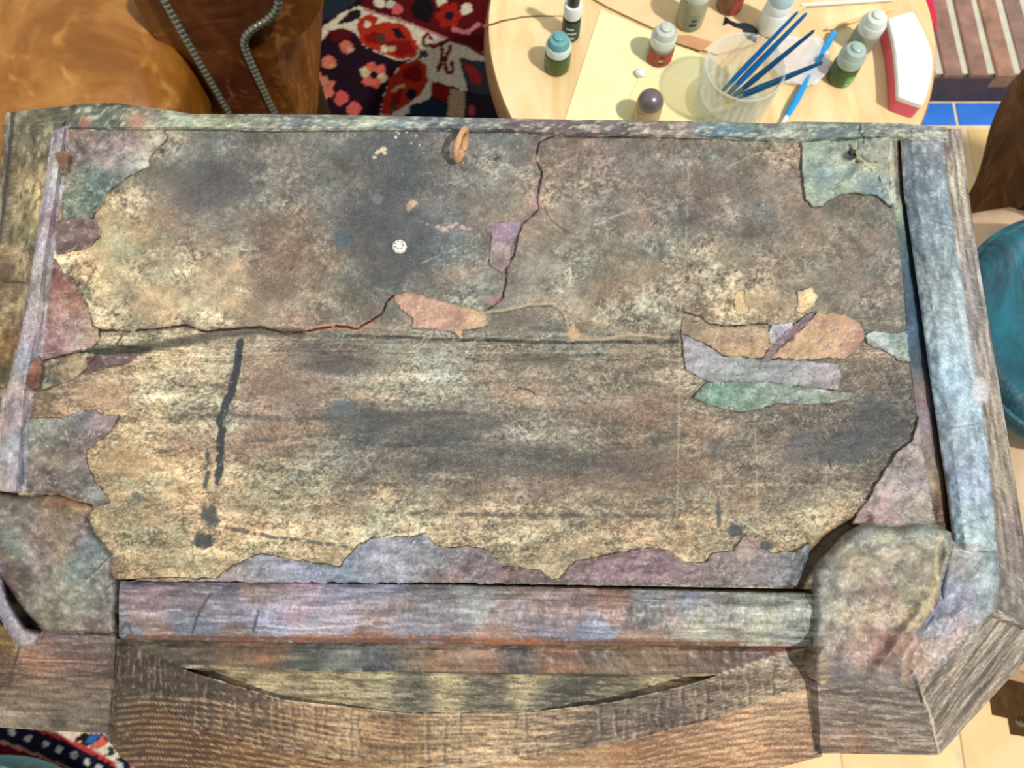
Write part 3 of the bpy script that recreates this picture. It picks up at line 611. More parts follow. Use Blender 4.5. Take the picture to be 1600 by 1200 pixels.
LS = [(170,998),(560,1006),(1274,1010),(1290,1040),(1150,1058),(760,1054),(420,1048),(170,1045)]
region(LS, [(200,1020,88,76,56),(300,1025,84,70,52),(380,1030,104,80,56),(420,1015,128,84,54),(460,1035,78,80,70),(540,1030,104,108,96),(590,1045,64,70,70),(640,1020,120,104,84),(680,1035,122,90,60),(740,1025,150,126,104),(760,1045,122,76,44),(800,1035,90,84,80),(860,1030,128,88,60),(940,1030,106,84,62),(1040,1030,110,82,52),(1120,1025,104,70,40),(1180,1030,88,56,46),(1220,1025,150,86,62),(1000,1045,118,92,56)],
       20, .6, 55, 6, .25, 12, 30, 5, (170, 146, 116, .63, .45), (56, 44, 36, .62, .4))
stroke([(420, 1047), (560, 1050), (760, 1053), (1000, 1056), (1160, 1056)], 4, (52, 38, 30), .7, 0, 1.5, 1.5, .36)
RC = [(200,1035),(420,1046),(760,1053),(1160,1055),(1270,1030),(1240,1120),(1000,1140),(700,1140),(400,1130),(250,1090)]
region(RC, [(300,1060,150,132,96),(420,1065,176,156,112),(520,1062,172,154,112),(600,1070,150,140,104),(640,1090,96,92,74),(700,1070,160,144,104),(760,1085,100,92,74),(830,1065,172,154,114),(860,1090,84,80,66),(930,1085,88,80,64),(980,1075,124,112,84),(1030,1070,182,160,118),(1120,1068,176,154,112),(450,1085,140,124,94),(560,1100,150,132,100)],
       18, 2, 34, 4, .3, 12, 30, 6, (202, 182, 136, .6, .5), (66, 58, 48, .6, .55))
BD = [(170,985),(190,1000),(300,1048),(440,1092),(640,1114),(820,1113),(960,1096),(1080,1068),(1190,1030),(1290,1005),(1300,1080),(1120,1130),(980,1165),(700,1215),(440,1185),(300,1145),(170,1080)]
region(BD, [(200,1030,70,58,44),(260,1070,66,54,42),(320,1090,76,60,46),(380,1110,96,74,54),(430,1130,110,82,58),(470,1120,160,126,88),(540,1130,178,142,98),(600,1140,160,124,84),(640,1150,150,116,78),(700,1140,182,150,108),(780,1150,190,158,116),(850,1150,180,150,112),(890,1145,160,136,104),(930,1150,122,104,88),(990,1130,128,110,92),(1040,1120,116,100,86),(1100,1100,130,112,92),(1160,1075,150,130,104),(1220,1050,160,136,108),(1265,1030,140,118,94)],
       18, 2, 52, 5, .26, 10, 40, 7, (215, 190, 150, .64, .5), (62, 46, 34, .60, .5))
a_ = [(178,996,-.012),(192,1004,-.012),(300,1050,-.016),(440,1093,-.022),(640,1115,-.026),(820,1114,-.026),(960,1097,-.022),(1080,1069,-.018),(1190,1032,-.014),(1276,1008,-.012)]
b_ = [(170,1062,-.016),(192,1068,-.016),(300,1136,-.021),(440,1178,-.028),(640,1204,-.032),(820,1188,-.032),(960,1164,-.028),(1100,1127,-.022),(1200,1092,-.018),(1284,1056,-.016)]
c_ = [(164,1150,-.052),(190,1185,-.056),(300,1260,-.066),(440,1290,-.07),(640,1300,-.072),(820,1296,-.072),(960,1280,-.07),(1100,1245,-.066),(1200,1204,-.058),(1284,1182,-.052)]
AE = resample_n([q[:2] for q in a_], 400); BE = resample_n([q[:2] for q in b_], 400)
for f_ in np.linspace(.06, .94, 12):                     # grain along the cut edge
    ln = AE * (1 - f_) + BE * f_ + np.stack([0 * AE[:, 0], 5 * (fbm(AE[:, 0] / 120, AE[:, 0] * 0 + f_ * 9, 3, 1) - .5) * 2], 1)
    stroke([tuple(q) for q in ln[::8]], 1.9, (66, 48, 34), .62, 0, 1.2, 1.0, .40)
xk = 185.0
while xk < 1280:                                        # ragged pale columns where the saw tore the pores
    side = xk < 560 or xk > 930
    if side or random.random() < .12:
        k_ = int(np.argmin(abs(AE[:, 0] - xk))); p0, p1 = AE[k_], BE[min(399, max(0, int(np.argmin(abs(BE[:, 0] - xk - random.uniform(-5, 5))))))]
        q = [tuple(p0 * (1 - f_) + p1 * f_) for f_ in (.02, .3, .6, .98)]
        stroke(q, random.uniform(2, 5) if xk > 300 else 2.0, (200, 178, 146), .5, 0, 4.5, 2, random.uniform(.48, .56)); stroke([(a + 5, b) for a, b in q], 3.5, (60, 46, 36), .4, 0, 2, 2, .45)
    xk += (9 if xk < 300 else 17) + random.uniform(-5, 9)
stroke([tuple(q) for q in AE[60:200:6]], 3, (226, 214, 186), .7, 0, 2, 1.2, .5); stroke([tuple(q) for q in AE[230:399:6]], 2.6, (214, 200, 172), .6, 0, 1.5, 1.2, .48)
stroke([tuple(q) for q in BE[2:399:6]], 1.8, (190, 168, 134), .6, 0, 1, 1, .45)
FC = [(150,1060),(190,1065),(300,1135),(440,1178),(700,1205),(980,1158),(1120,1122),(1290,1062),(1300,1330),(150,1330)]
region(FC, [(190,1090,72,62,46),(240,1120,84,54,30),(300,1160,92,60,32),(220,1170,84,54,30),(380,1190,120,84,48),(480,1195,140,100,58),(600,1200,166,124,78),(760,1200,176,138,92),(900,1185,176,134,92),(1000,1175,160,112,74),(1100,1150,180,138,100),(1160,1140,200,154,112),(1230,1110,196,160,120),(1250,1150,150,112,80),(1200,1185,186,138,96),(1100,1190,176,124,80),(500,1260,150,105,60)],
       26, 2, 60, 5, .22, 8, 40, 1, (222, 190, 146, .64, .55), (84, 56, 34, .62, .4))
for i in range(13):                                     # pale pores along the year rings of the apron face
    yy = 1094 + i * 9.5
    stroke([(184, yy - 2), (230, yy - 6), (290, yy - 2), (340, yy + 4), (430, yy + 20), (520, yy + 40)], 2.0, (206, 164, 112), .72, 0, 1.6, .8, .36)
    stroke([(184, yy + 3), (230, yy - 1), (290, yy + 3), (340, yy + 9), (430, yy + 25), (520, yy + 45)], 3, (62, 38, 20), .5, 0, 1.6, 1.2, .36)
    stroke([(1000, yy + 54), (1040, yy + 44), (1120, yy + 28), (1200, yy + 14), (1285, yy + 10)], 2.6, (112, 72, 44), .6, 0, 2, 1.2, .36)
    stroke([(1000, yy + 58), (1040, yy + 48), (1120, yy + 32), (1200, yy + 18), (1285, yy + 14)], 2, (228, 196, 156), .5, 0, 2, 1.0, .42)
# oak feet
FO = [(1276,1066),(1440,1068),(1475,1200),(1270,1200)]
region(FO, [(1300,1085,120,104,92),(1360,1090,112,98,86),(1420,1090,120,106,94),(1310,1120,130,112,94),(1380,1125,122,106,90),(1430,1130,130,114,98),(1300,1155,112,98,88),(1380,1155,136,114,92),(1440,1160,128,110,92),(1320,1172,170,116,82),(1400,1175,120,104,90)], 24, 3, 60, 4.2, .26, 5, 40, 2, (212, 192, 158, .61, .6), (70, 58, 50, .6, .5))
FM = [(1432,1068),(1556,950),(1650,1010),(1475,1200)]
region(FM, [(1470,1070,124,110,94),(1520,1010,138,126,108),(1560,985,146,132,114),(1500,1060,126,110,94),(1550,1030,134,120,102),(1590,1010,150,134,114),(1480,1120,128,112,94),(1530,1090,130,114,96),(1470,1160,150,132,108)], 24, -52, 70, 4.6, .28, 5, 40, 3, (218, 202, 172, .6, .65), (72, 62, 54, .6, .5))
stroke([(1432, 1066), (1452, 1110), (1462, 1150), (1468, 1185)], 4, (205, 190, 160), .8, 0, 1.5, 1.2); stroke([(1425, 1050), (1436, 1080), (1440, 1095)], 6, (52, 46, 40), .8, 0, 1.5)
LF = [(-80,960),(40,985),(66,984),(184,995),(180,1080),(172,1160),(-80,1150)]
region(LF, [(0,1000,112,86,46),(-20,1040,96,72,36),(20,1060,92,70,54),(80,1000,112,90,84),(120,1010,104,88,88),(160,1010,120,104,98),(60,1030,150,102,74),(130,1035,118,84,66),(70,1060,120,92,72),(140,1060,112,88,72),(170,1040,76,62,52),(40,1090,128,110,88),(110,1090,126,108,86),(160,1100,112,98,80),(60,1120,126,108,86),(130,1125,110,94,76),(90,1130,92,80,64),(20,1130,140,122,98)], 20, 3, 50, 5, .22, 6, 40, 4, (196, 176, 140, .63, .4), (64, 54, 42, .61, .45))
LFl = [(-60,850),(0,872),(14,935),(40,980),(66,988),(58,1010),(30,1012),(12,985),(-4,960),(-60,940)]
region(LFl, [(5,900,112,98,104),(10,950,150,142,152),(35,990,166,156,160),(-20,930,140,130,140),(50,1000,150,132,124)], 18, 60, 22, 8, .15, 6, 20, 5, (205, 200, 210, .62, .4))
stroke([(36, 1030), (100, 1033), (166, 1036)], 2.2, (206, 150, 116), .7, 0, 1); stroke([(30, 1012), (22, 1040), (15, 1070)], 4, (70, 56, 44), .7, 0, 1)
blob(92, 1128, 16, 8, (66, 58, 48), .7, 3)
# everything the cabinet shows has a fine weathered grain
l_ = R.mean(-1, keepdims=True); R = R * .86 + l_ * .14
gr = fbm(GX / 2.6, GY / 2.2, 3, 3, .7)
out = np.ones((RH, RW)); out[win(150, 215, 1400, 880)] = 0
R = np.clip(R * (1 + .42 * (gr - .5) * (.55 + .45 * out))[..., None], 4, 252)

# ------------------------------------------------------------------ setting: tiled floor, blue border, brick step
M_mortar = simple('mortar', A(250, 226, 180), .9, .1, .12, 50, bstr=.4)
def tile_mat():
    m, t, b = nt('terracotta_tile')
    oi = t.nodes.new('ShaderNodeObjectInfo'); v = coords(t); n1 = noise(t, v, 9, 5, .6); n2 = noise(t, v, 70, 3)
    c = ramp(t, n1, [(.3, A(244, 190, 116)), (.55, A(254, 214, 142)), (.75, A(255, 226, 162))])
    g = ramp(t, oi.outputs['Random'], [(0, (.93, .92, .9, 1)), (1, (1.05, 1.05, 1.04, 1))])
    c = mix(t, c, g, 1.0, 'MULTIPLY'); t.links.new(c, b.inputs['Base Color']); b.inputs['Roughness'].default_value = .5
    bump(t, b, n2, .25, .001); return m
M_tile = tile_mat()
floor = bm_obj('floor', box_bm(3.4, 2.6, .03, .2, .35, -.0165), M_mortar); tag(floor, kind='structure')
TS = .174; TSY = .1825
tb = box_bm(TS - .009, TSY - .009, .012, 0, 0, -.006, .0015, 1)
tme = bpy.data.meshes.new('tile'); tb.to_mesh(tme); tb.free(); tme.materials.append(M_tile)
for i in range(-12, 9):
    for j in range(-4, 10):
        cx, cy = .465 + TS * (i + .5), (.826 - TSY * (j + .5) if j >= 0 else .882 - TSY * (j + .5))
        if -1.43 < cx < 1.83 and -.88 < cy < 1.6 and (j >= 0 or cx < .5):
            o = bpy.data.objects.new('tile', tme); C.objects.link(o); o.parent = floor
            o.location = (cx, cy, random.uniform(-.0006, .0004)); o.rotation_euler = (0, 0, random.choice((0, 2)) * math.pi / 2)
M_blue = simple('blue_glaze', A(62, 132, 232), .22, .5, .1, 25)
bb = box_bm(.112, .048, .012, 0, 0, -.006, .002, 1); bme = bpy.data.meshes.new('blue_tile'); bb.to_mesh(bme); bb.free(); bme.materials.append(M_blue)
bx = P(1494, 178, 0)[0]
for k in range(-3, 5):
    o = bpy.data.objects.new('blue_tile', bme); C.objects.link(o); o.parent = floor; o.location = (bx + .115 * (k + .5), .8525, 0)
    o['label'] = 'glazed blue border tile'
# brick step
M_brick = []
for c in ((178, 134, 108), (166, 126, 108), (186, 144, 116), (154, 122, 108)):
    m, t, b = nt('brick_clay'); v = coords(t); n1 = noise(t, v, 28, 5, .6); n2 = noise(t, v, 160, 3)
    cc = ramp(t, n1, [(.3, A(*[q * .78 for q in c])), (.6, A(*c)), (.8, A(*[min(255, q * 1.14) for q in c]))]); t.links.new(cc, b.inputs['Base Color'])
    b.inputs['Roughness'].default_value = .85; bump(t, b, n2, .5, .002); M_brick.append(m)
M_grout = simple('pale_grout', A(214, 210, 186), .9, .1, .12, 40, bstr=.5)
M_riser = simple('shaded_riser', A(92, 82, 88), .8, .2, .2, 25)  # shade on the step front is put into this dark colour
step = bm_obj('step', box_bm(1.05, .9, .0675, 1.15, 1.335, .03375), M_grout); tag(step, kind='structure')
bm_obj('riser', box_bm(1.05, .008, .064, 1.15, .882, .032, .001, 1), M_riser, step)
d0 = np.array(P(1512, 122, .07)[:2]); d1 = np.array(P(1484, 0, .07)[:2]); dv = (d1 - d0) / np.linalg.norm(d1 - d0); ang = math.atan2(dv[1], dv[0])
nrm = np.array((dv[1], -dv[0]))
brick_meshes = []
for m in M_brick:
    b = box_bm(.21, .034, .03, 0, 0, -.015, .003, 1); me = bpy.data.meshes.new('brick'); b.to_mesh(me); b.free(); me.materials.append(m); brick_meshes.append(me)
for k in range(-3, 24):
    for r_ in range(4):
        c = d0 + nrm * (.0445 * (k + .5)) + dv * (.09 + .222 * r_)
        if not (.66 < c[0] < 1.63 and c[1] < 1.70): continue
        mw = Matrix.Translation((c[0], c[1], .07 + random.uniform(-.0015, .0015))) @ Matrix.Rotation(ang + random.uniform(-.01, .01), 4, 'Z')
        b = bmesh.new(); b.from_mesh(random.choice(brick_meshes)); b.transform(mw)
        yc_ = .8775 + random.uniform(0, .0015)
        for v in b.verts:
            if v.co.y < yc_:
                dlt = yc_ - v.co.y; v.co.x += dlt * dv[0] / dv[1]; v.co.y = yc_
        o = bm_obj('brick', b, None, step, False); o.data.materials.append(random.choice(M_brick))

# ------------------------------------------------------------------ the upturned cabinet
Z0 = .75
M_board = painted('stained_board', .62, .3, (1100, 1100, 1100), .8, 1.22, .5, .0006)
M_paper = painted('painted_paper', .5, .4, (700, 700, 700), .8, 1.2, .5, .0008)
M_skin = painted('varnished_paper_skin', .48, .4, (600, 600, 600), .82, 1.18, .35, .0008, .08)
M_oak = painted('weathered_oak', .65, .3, (600, 600, 600), .8, 1.22, .5, .0008)
M_dark = simple('old_oak_carcass', A(96, 74, 54), .7, .3, .2, 20, stretch=(1, 8, 8), bstr=.3)
cab = empty('upturned_cabinet', (0, 0, 0), 'large old oak cabinet standing bottom up, its underside covered in torn painted paper', 'cabinet')

def gridmesh(name, W, mat, parent, col, flip=False):
    nu, nv = W.shape[:2]
    idx = np.arange(nu * nv).reshape(nu, nv)
    F = np.stack([idx[:-1, :-1], idx[1:, :-1], idx[1:, 1:], idx[:-1, 1:]], -1).reshape(-1, 4)
    if flip: F = F[:, ::-1]
    V = W.reshape(-1, 3)
    return mesh_np(name, V, F, mat, parent, col.reshape(-1, 3), True, 50)

def loft(name, rows, n, mat, sub=6, dropA=0, dropB=0, relief=.0008, s=0, parent=None, rs=14, endcap=True):
    """surface through rows of (px, py, height over the board); dropA / dropB close it with a wall below its first / last row"""
    Rw = [resample_n(r, n) for r in rows]
    L = []
    for a, b in zip(Rw[:-1], Rw[1:]):
        k = max(2, sub)
        for i in range(k): L.append(a + (b - a) * (i / k))
    L.append(Rw[-1]); L = np.array(L)                        # m, n, 3
    px, py, h = L[..., 0], L[..., 1], L[..., 2]
    nz = (fbm(px / rs, py / rs, 4, s) - .5) * 2 * relief + (fbm(px / (rs * 3), py / (rs * 3), 3, s + 2) - .5) * 2 * relief
    W = Pn(px, py, Z0 + h + nz); col = samp(px, py)
    if dropA: 
        w = W[0].copy(); w[:, 2] -= dropA; W = np.concatenate([w[None], W]); col = np.concatenate([col[:1], col])
    if dropB:
        w = W[-1].copy(); w[:, 2] -= dropB; W = np.concatenate([W, w[None]]); col = np.concatenate([col, col[-1:]])
    if endcap:
        for e in (0, -1):
            w = W[:, e].copy(); w[:, 2] -= .012
            w = w[:, None]; c = col[:, e][:, None]
            W = np.concatenate([w, W] if e == 0 else [W, w], 1); col = np.concatenate([c, col] if e == 0 else [col, c], 1)
    return gridmesh(name, W, mat, parent or cab, col)

def sheet(name, poly, zf, thick, mat, spacing=3.2, parent=None, curl=0, s=0):
    """a piece of any outline: triangulated top following zf, a wall of the given thickness round its edge"""
    p = np.array(poly, float)[:, :2]
    x0, y0 = p.min(0); x1, y1 = p.max(0)
    gx, gy = np.meshgrid(np.arange(x0, x1, spacing), np.arange(y0, y1, spacing))
    gx = gx + RNG.uniform(-.25, .25, gx.shape) * spacing; gy = gy + RNG.uniform(-.25, .25, gy.shape) * spacing
    gx = gx.ravel(); gy = gy.ravel(); m = inpoly(p, gx, gy); gx, gy = gx[m], gy[m]
    d = np.full(gx.shape, 1e9)
    for a, b in zip(p, np.roll(p, -1, 0)):
        l2 = ((b - a) ** 2).sum() + 1e-9; t = np.clip(((gx - a[0]) * (b - a)[0] + (gy - a[1]) * (b - a)[1]) / l2, 0, 1)
        d = np.minimum(d, np.hypot(gx - a[0] - t * (b - a)[0], gy - a[1] - t * (b - a)[1]))
    k = d > spacing * .55; gx, gy, d = gx[k], gy[k], d[k]
    allp = np.r_[p, np.stack([gx, gy], 1)]; n = len(p)
    vs, es, fs, ov, oe, of = delaunay_2d_cdt([Vector((float(a), float(b))) for a, b in allp], [(i, (i + 1) % n) for i in range(n)], [], 1, 1e-6)
    v = np.array([(q.x, q.y) for q in vs]); dist = np.zeros(len(v))
    src = [o[0] if o else -1 for o in ov]
    for i, q in enumerate(src):
        if q >= n: dist[i] = d[q - n]
    z = zf(v[:, 0], v[:, 1], dist)
    W = Pn(v[:, 0], v[:, 1], z); col = samp(v[:, 0], v[:, 1])
    F = [list(f) for f in fs]
    cnt = {}
    for f in F:
        for a, b in zip(f, f[1:] + f[:1]): cnt[(a, b)] = cnt.get((a, b), 0) + 1
    bord = [e for e in cnt if (e[1], e[0]) not in cnt]
    low = {}; V = W.tolist(); cl = col.tolist()
    for e in bord:
        for q in e:
            if q not in low:
                low[q] = len(V); V.append([W[q][0], W[q][1], W[q][2] - thick]); cl.append((col[q] * .9).tolist())
    for a, b in bord: F.append([b, a, low[a], low[b]])
    ob = mesh_np(name, V, F, mat, parent or cab, np.array(cl), True, 55)
    bm = bmesh.new(); bm.from_mesh(ob.data); bmesh.ops.recalc_face_normals(bm, faces=bm.faces)
    if sum(f.normal.z for f in bm.faces) < 0: bmesh.ops.reverse_faces(bm, faces=bm.faces)
    bm.to_mesh(ob.data); bm.free(); ob.data.set_sharp_from_angle(angle=math.radians(55))
    return ob

# carcass below: never wider than the skirt
pl = [P(10, 200, Z0 - .02)[:2], P(1480, 215, Z0 - .02)[:2], P(1540, 900, Z0 - .02)[:2], P(1440, 1040, Z0 - .02)[:2], P(120, 1030, Z0 - .02)[:2], P(0, 950, Z0 - .02)[:2]]
pl = [pl[0], pl[1], pl[2], pl[3], pl[4], pl[5]]
bm_obj('carcass', slab_bm(pl, .012, Z0 - .05), M_dark, cab)
bm_obj('carcass_top', slab_bm(pl, Z0 - .05, Z0 - .016), M_dark, cab)
# bottom board
xs = np.arange(28, 1442, 1.7); ys = np.arange(196, 915, 1.7)
gx, gy = np.meshgrid(xs, ys, indexing='ij')
# right edge follows the groove
re = np.interp(gy, [196, 320, 430, 560, 650, 720, 815, 915], [1402, 1402, 1411, 1421, 1433, 1444, 1461, 1470])
fe = np.interp(gx, [28, 186, 700, 1276, 1500], [903, 905, 910, 921, 925])
gx2 = 28 + (gx - 28) / (xs[-1] - 28) * (re - 28)
gy2 = 196 + (gy - 196) / (ys[-1] - 196) * (fe - 196)
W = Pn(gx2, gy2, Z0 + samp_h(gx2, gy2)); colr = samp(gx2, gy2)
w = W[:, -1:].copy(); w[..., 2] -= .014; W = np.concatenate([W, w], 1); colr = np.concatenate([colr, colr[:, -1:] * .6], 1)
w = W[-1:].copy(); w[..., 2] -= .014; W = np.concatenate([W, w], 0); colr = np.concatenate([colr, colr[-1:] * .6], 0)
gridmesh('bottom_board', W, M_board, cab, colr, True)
# torn papers
for name, p, lift, s, label, mk in PATCH:
    def zf(X, Y, d, lift=lift, s=s):
        return Z0 + samp_h(X, Y) * .5 + lift + (fbm(X / 11, Y / 11, 3, s) - .5) * .0022 + (fbm(X / 30, Y / 30, 3, s + 1) - .5) * .003 * np.clip(d / 14, 0, 1)
    o = sheet(name, p, zf, lift + .0035, M_paper, 2.6, s=s)
    if label: o['label'] = label

# right groove, rail and oak border
E = [(1400,205,-.002),(1402,320,-.002),(1411,430,-.002),(1421,560,-.002),(1433,650,-.002),(1444,720,-.002),(1461,815,-.002),(1466,850,-.002)]
L0 = [(1406,205),(1412,300),(1424,380),(1438,480),(1450,570),(1462,650),(1478,760),(1490,858)]
R0 = [(1474,200),(1479,260),(1494,400),(1512,500),(1527,600),(1541,700),(1552,800),(1560,862)]
h = lambda r, z, dx=0: [(a + dx, b, z) for a, b in r]
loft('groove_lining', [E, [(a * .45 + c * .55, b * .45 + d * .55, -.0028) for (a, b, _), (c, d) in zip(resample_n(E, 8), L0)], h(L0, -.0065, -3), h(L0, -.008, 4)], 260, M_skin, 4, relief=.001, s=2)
loft('side_rail', [h(L0, -.008, 4), h(L0, -.0005, 0), [(a * .72 + c * .28, b * .72 + d * .28, .0042) for (a, b), (c, d) in zip(L0, R0)], [(a * .3 + c * .7, b * .3 + d * .7, .0042) for (a, b), (c, d) in zip(L0, R0)], h(R0, .0015, 0)], 300, M_skin, 8, 0, .006, .0012, 3)
O0 = [(1502,202),(1512,290),(1528,400),(1546,510),(1566,630),(1586,750),(1606,870),(1624,985)]
R1 = R0[:-1] + [(1562,905),(1552,962)]
loft('border_board', [h(R1, -.003, -3), [(a * .12 + c * .88, b * .12 + d * .88, -.006) for (a, b), (c, d) in zip(resample_n(R1, 8), O0)], h(O0, -.009, 0)], 300, M_oak, 10, 0, .05, .0006, 4)
# far rail
T0 = [(110,166),(125,162),(180,161),(250,170),(300,178),(420,178),(560,180),(740,184),(900,187),(1060,189),(1210,193),(1240,190),(1320,191),(1400,192),(1478,199)]
T1 = [(100,205),(110,204),(200,204),(300,203),(430,206),(600,204),(740,206),(830,208),(850,212),(930,212),(1100,217),(1250,222),(1330,219),(1400,216),(1478,220)]
loft('back_rail', [h(T1, .0006), [(a, b - 5, .0035) for a, b in T1], [(a, b + 6, .003) for a, b in T0], h(T0, -.003)], 420, M_skin, 6, .004, .05, .0011, 5)
# left rail and left border
A0 = [(84,208),(62,310),(44,400),(20,525),(5,650),(-10,768)]
A1 = [(106,198),(92,310),(77,400),(66,520),(48,600),(36,768)]
loft('side_rail', [h(A0, -.001), [(a * .6 + c * .4, b * .6 + d * .4, .0055) for (a, b), (c, d) in zip(A0, A1)], [(a * .25 + c * .75, b * .25 + d * .75, .005) for (a, b), (c, d) in zip(A0, A1)], h(A1, 0)], 260, M_skin, 8, .006, .006, .001, 6)
B0 = [(8,176),(-6,330),(-30,480),(-55,620),(-75,700),(-90,770)]
B1 = [(125,163),(86,208),(62,340),(42,480),(20,620),(-5,780)]
loft('border_board', [h(B0, -.010), [(a * .82 + c * .18, b * .82 + d * .18, -.004) for (a, b), (c, d) in zip(resample_n(B0, 6), resample_n(B1, 6))], h(B1, -.002)], 260, M_oak, 10, .05, .004, .0014, 7)
# front rail and its lower lip
F0 = [(188,907),(700,913),(1272,927)]; F1 = [(186,1000),(560,1005),(900,1009),(1272,1012)]
loft('front_rail', [[(a, b - 2, -.008) for a, b in F0], [(a, b + 1, -.0015) for a, b in F0], [(186,930,.004),(700,936,.004),(1272,950,.004)], [(186,968,.0035),(700,974,.0035),(1272,984,.0035)], [(a, b - 8, -.003) for a, b in F1], [(a, b, -.010) for a, b in F1]], 600, M_skin, 12, 0, .008, .0012, 1)
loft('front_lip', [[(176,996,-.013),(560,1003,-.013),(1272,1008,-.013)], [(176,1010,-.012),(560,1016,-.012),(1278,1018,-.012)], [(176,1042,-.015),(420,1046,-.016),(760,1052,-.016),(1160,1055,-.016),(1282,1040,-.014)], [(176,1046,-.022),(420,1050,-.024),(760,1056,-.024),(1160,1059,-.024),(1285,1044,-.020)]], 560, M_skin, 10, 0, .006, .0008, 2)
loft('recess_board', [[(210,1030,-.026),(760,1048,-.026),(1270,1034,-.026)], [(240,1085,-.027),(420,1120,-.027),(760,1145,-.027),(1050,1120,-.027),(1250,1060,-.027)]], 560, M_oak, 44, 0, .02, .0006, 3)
# arched apron: cut edge, outer face
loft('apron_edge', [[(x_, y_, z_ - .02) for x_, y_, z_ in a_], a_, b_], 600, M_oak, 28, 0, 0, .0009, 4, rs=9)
loft('apron_face', [[(x_, y_ - 1.5, z_) for x_, y_, z_ in b_], c_], 560, M_oak, 44, 0, .06, .0008, 5, rs=9)
# front feet: padded tops, flaps, oak faces
def pad_z(cx, cy, top, s, edge=12, low=-.004, amp=.005):
    def f(X, Y, d):
        k = np.clip(d / edge, 0, 1); k = np.sqrt(1 - (1 - k) ** 2)
        return Z0 + low + (top - low) * k + (fbm(X / 34, Y / 34, 4, s) - .5) * amp * np.clip(d / 20, .1, 1) + (fbm(X / 14, Y / 14, 3, s + 3) - .5) * .0006
    return f
BLg = jag(BL, 1.2, 6, 1); BRg = jag(BR, 1.2, 6, 2); BFg = jag(BF, 1.0, 6, 3)
sheet('corner_pad', BLg, pad_z(0, 0, .005, 1), .014, M_skin, 3, s=1)
BRz = pad_z(0, 0, .0085, 2, 16, -.004, .006)
def brz(X, Y, d):
    z = BRz(X, Y, d)
    # folds running from the far right corner to the front
    q = np.abs((X - 1472) + (Y - 850) * .16) ; z = z - .005 * np.exp(-(q / 9) ** 2) * sstep(835, 860, Y)
    q2 = np.abs((X - 1455) + (Y - 930) * .72); z = z + .003 * np.exp(-(q2 / 10) ** 2) * sstep(900, 940, Y)
    return z - .010 * sstep(1035, 1076, Y)
sheet('corner_pad', BRg, brz, .016, M_skin, 3, s=2)
sheet('corner_flap', BFg, lambda X, Y, d: pad_z(0, 0, .003, 3, 9, -.005, .005)(X, Y, d) - .004 * sstep(960, 1070, Y), .012, M_skin, 3, s=3)
sheet('corner_flap', jag(LFl, 1, 6, 4), pad_z(0, 0, .004, 4, 10, -.008, .003), .012, M_skin, 3, s=4)
loft('foot_face', [[(1277,1066,-.004),(1436,1066,-.004)], [(1278,1076,-.008),(1437,1076,-.008)], [(1282,1177,-.045),(1466,1180,-.045)]], 110, M_oak, 44, 0, .04, .0006, 2, rs=8)
loft('foot_face', [[(1434,1068,-.006),(1500,1010,-.006),(1552,955,-.006)], [(1437,1078,-.010),(1510,1020,-.010),(1560,960,-.010)], [(1467,1180,-.045),(1545,1095,-.043),(1628,1005,-.04)]], 120, M_oak, 44, 0, .04, .0006, 3, rs=8)
loft('foot_face', [[(-60,950,-.006),(-6,956,-.006),(30,1000,-.006),(60,978,-.005),(170,984,-.005),(182,992,-.005)], [(-80,1010,-.012),(0,1045,-.014),(30,1034,-.013),(70,1035,-.012),(160,1037,-.012),(178,1040,-.014)], [(-90,1060,-.02),(0,1075,-.02),(20,1074,-.02),(80,1075,-.02),(150,1077,-.02),(174,1080,-.022)], [(-100,1128,-.046),(0,1137,-.046),(30,1139,-.046),(80,1142,-.046),(150,1145,-.046),(170,1147,-.046)]], 190, M_oak, 20, 0, .04, .0008, 4, rs=9)
# foot's inner cheek
loft('foot_cheek', [[(180,998,.0),(178,1070,-.016),(168,1147,-.044)], [(190,1000,-.03),(188,1072,-.04),(180,1150,-.07)]], 60, M_oak, 8, 0, 0, .0008, 5)
loft('foot_cheek', [[(1268,930,.001),(1268,1010,.0),(1278,1076,-.008),(1283,1178,-.045)], [(1264,930,-.02),(1262,1010,-.03),(1270,1076,-.036),(1276,1180,-.07)]], 60, M_skin, 6, 0, 0, .0008, 6)
# screw eye, nail, white disc
M_rust = simple('rusty_iron', A(210, 160, 114), .7, .3, .22, 350, bstr=.6, bdist=.0006)
e0 = Vector(P(722, 241, Z0)); yaw = math.radians(71)
ax = Vector((math.cos(yaw), math.sin(yaw), .0)); up = Vector((0, 0, 1)); cz = e0 + up * .0112
pts = [cz + (ax * math.cos(a) + up * math.sin(a)) * .0097 for a in np.linspace(-1.35, 2 * math.pi - 1.75, 34)]
eye = bm_obj('screw_eye', tube_bm(pts, [.0021 + .0003 * math.sin(i * .7) for i in range(34)], 10), M_rust, cab); eye['label'] = 'rusty tan iron screw eye'
bm_obj('shank', tube_bm([e0 - up * .006, e0 + up * .001, e0 + up * .003], [.002, .0024, .002], 10), M_rust, eye)
M_nail = simple('blackened_nail', A(70, 66, 62), .45, .5, .3, 500, metal=.4)
n0 = P(1331, 239, Z0 + .001)
nl = bm_obj('nail', lathe_bm([(0, .0026), (.0016, .0026), (.0026, .0018), (.0027, .0012), (.0012, .0010), (.0011, -.004)], 6, n0), M_nail, cab); nl['label'] = 'dark bent nail head in a torn hole'
M_scrap = simple('paper_splinter', A(188, 180, 150), .7, .2, .2, 300)
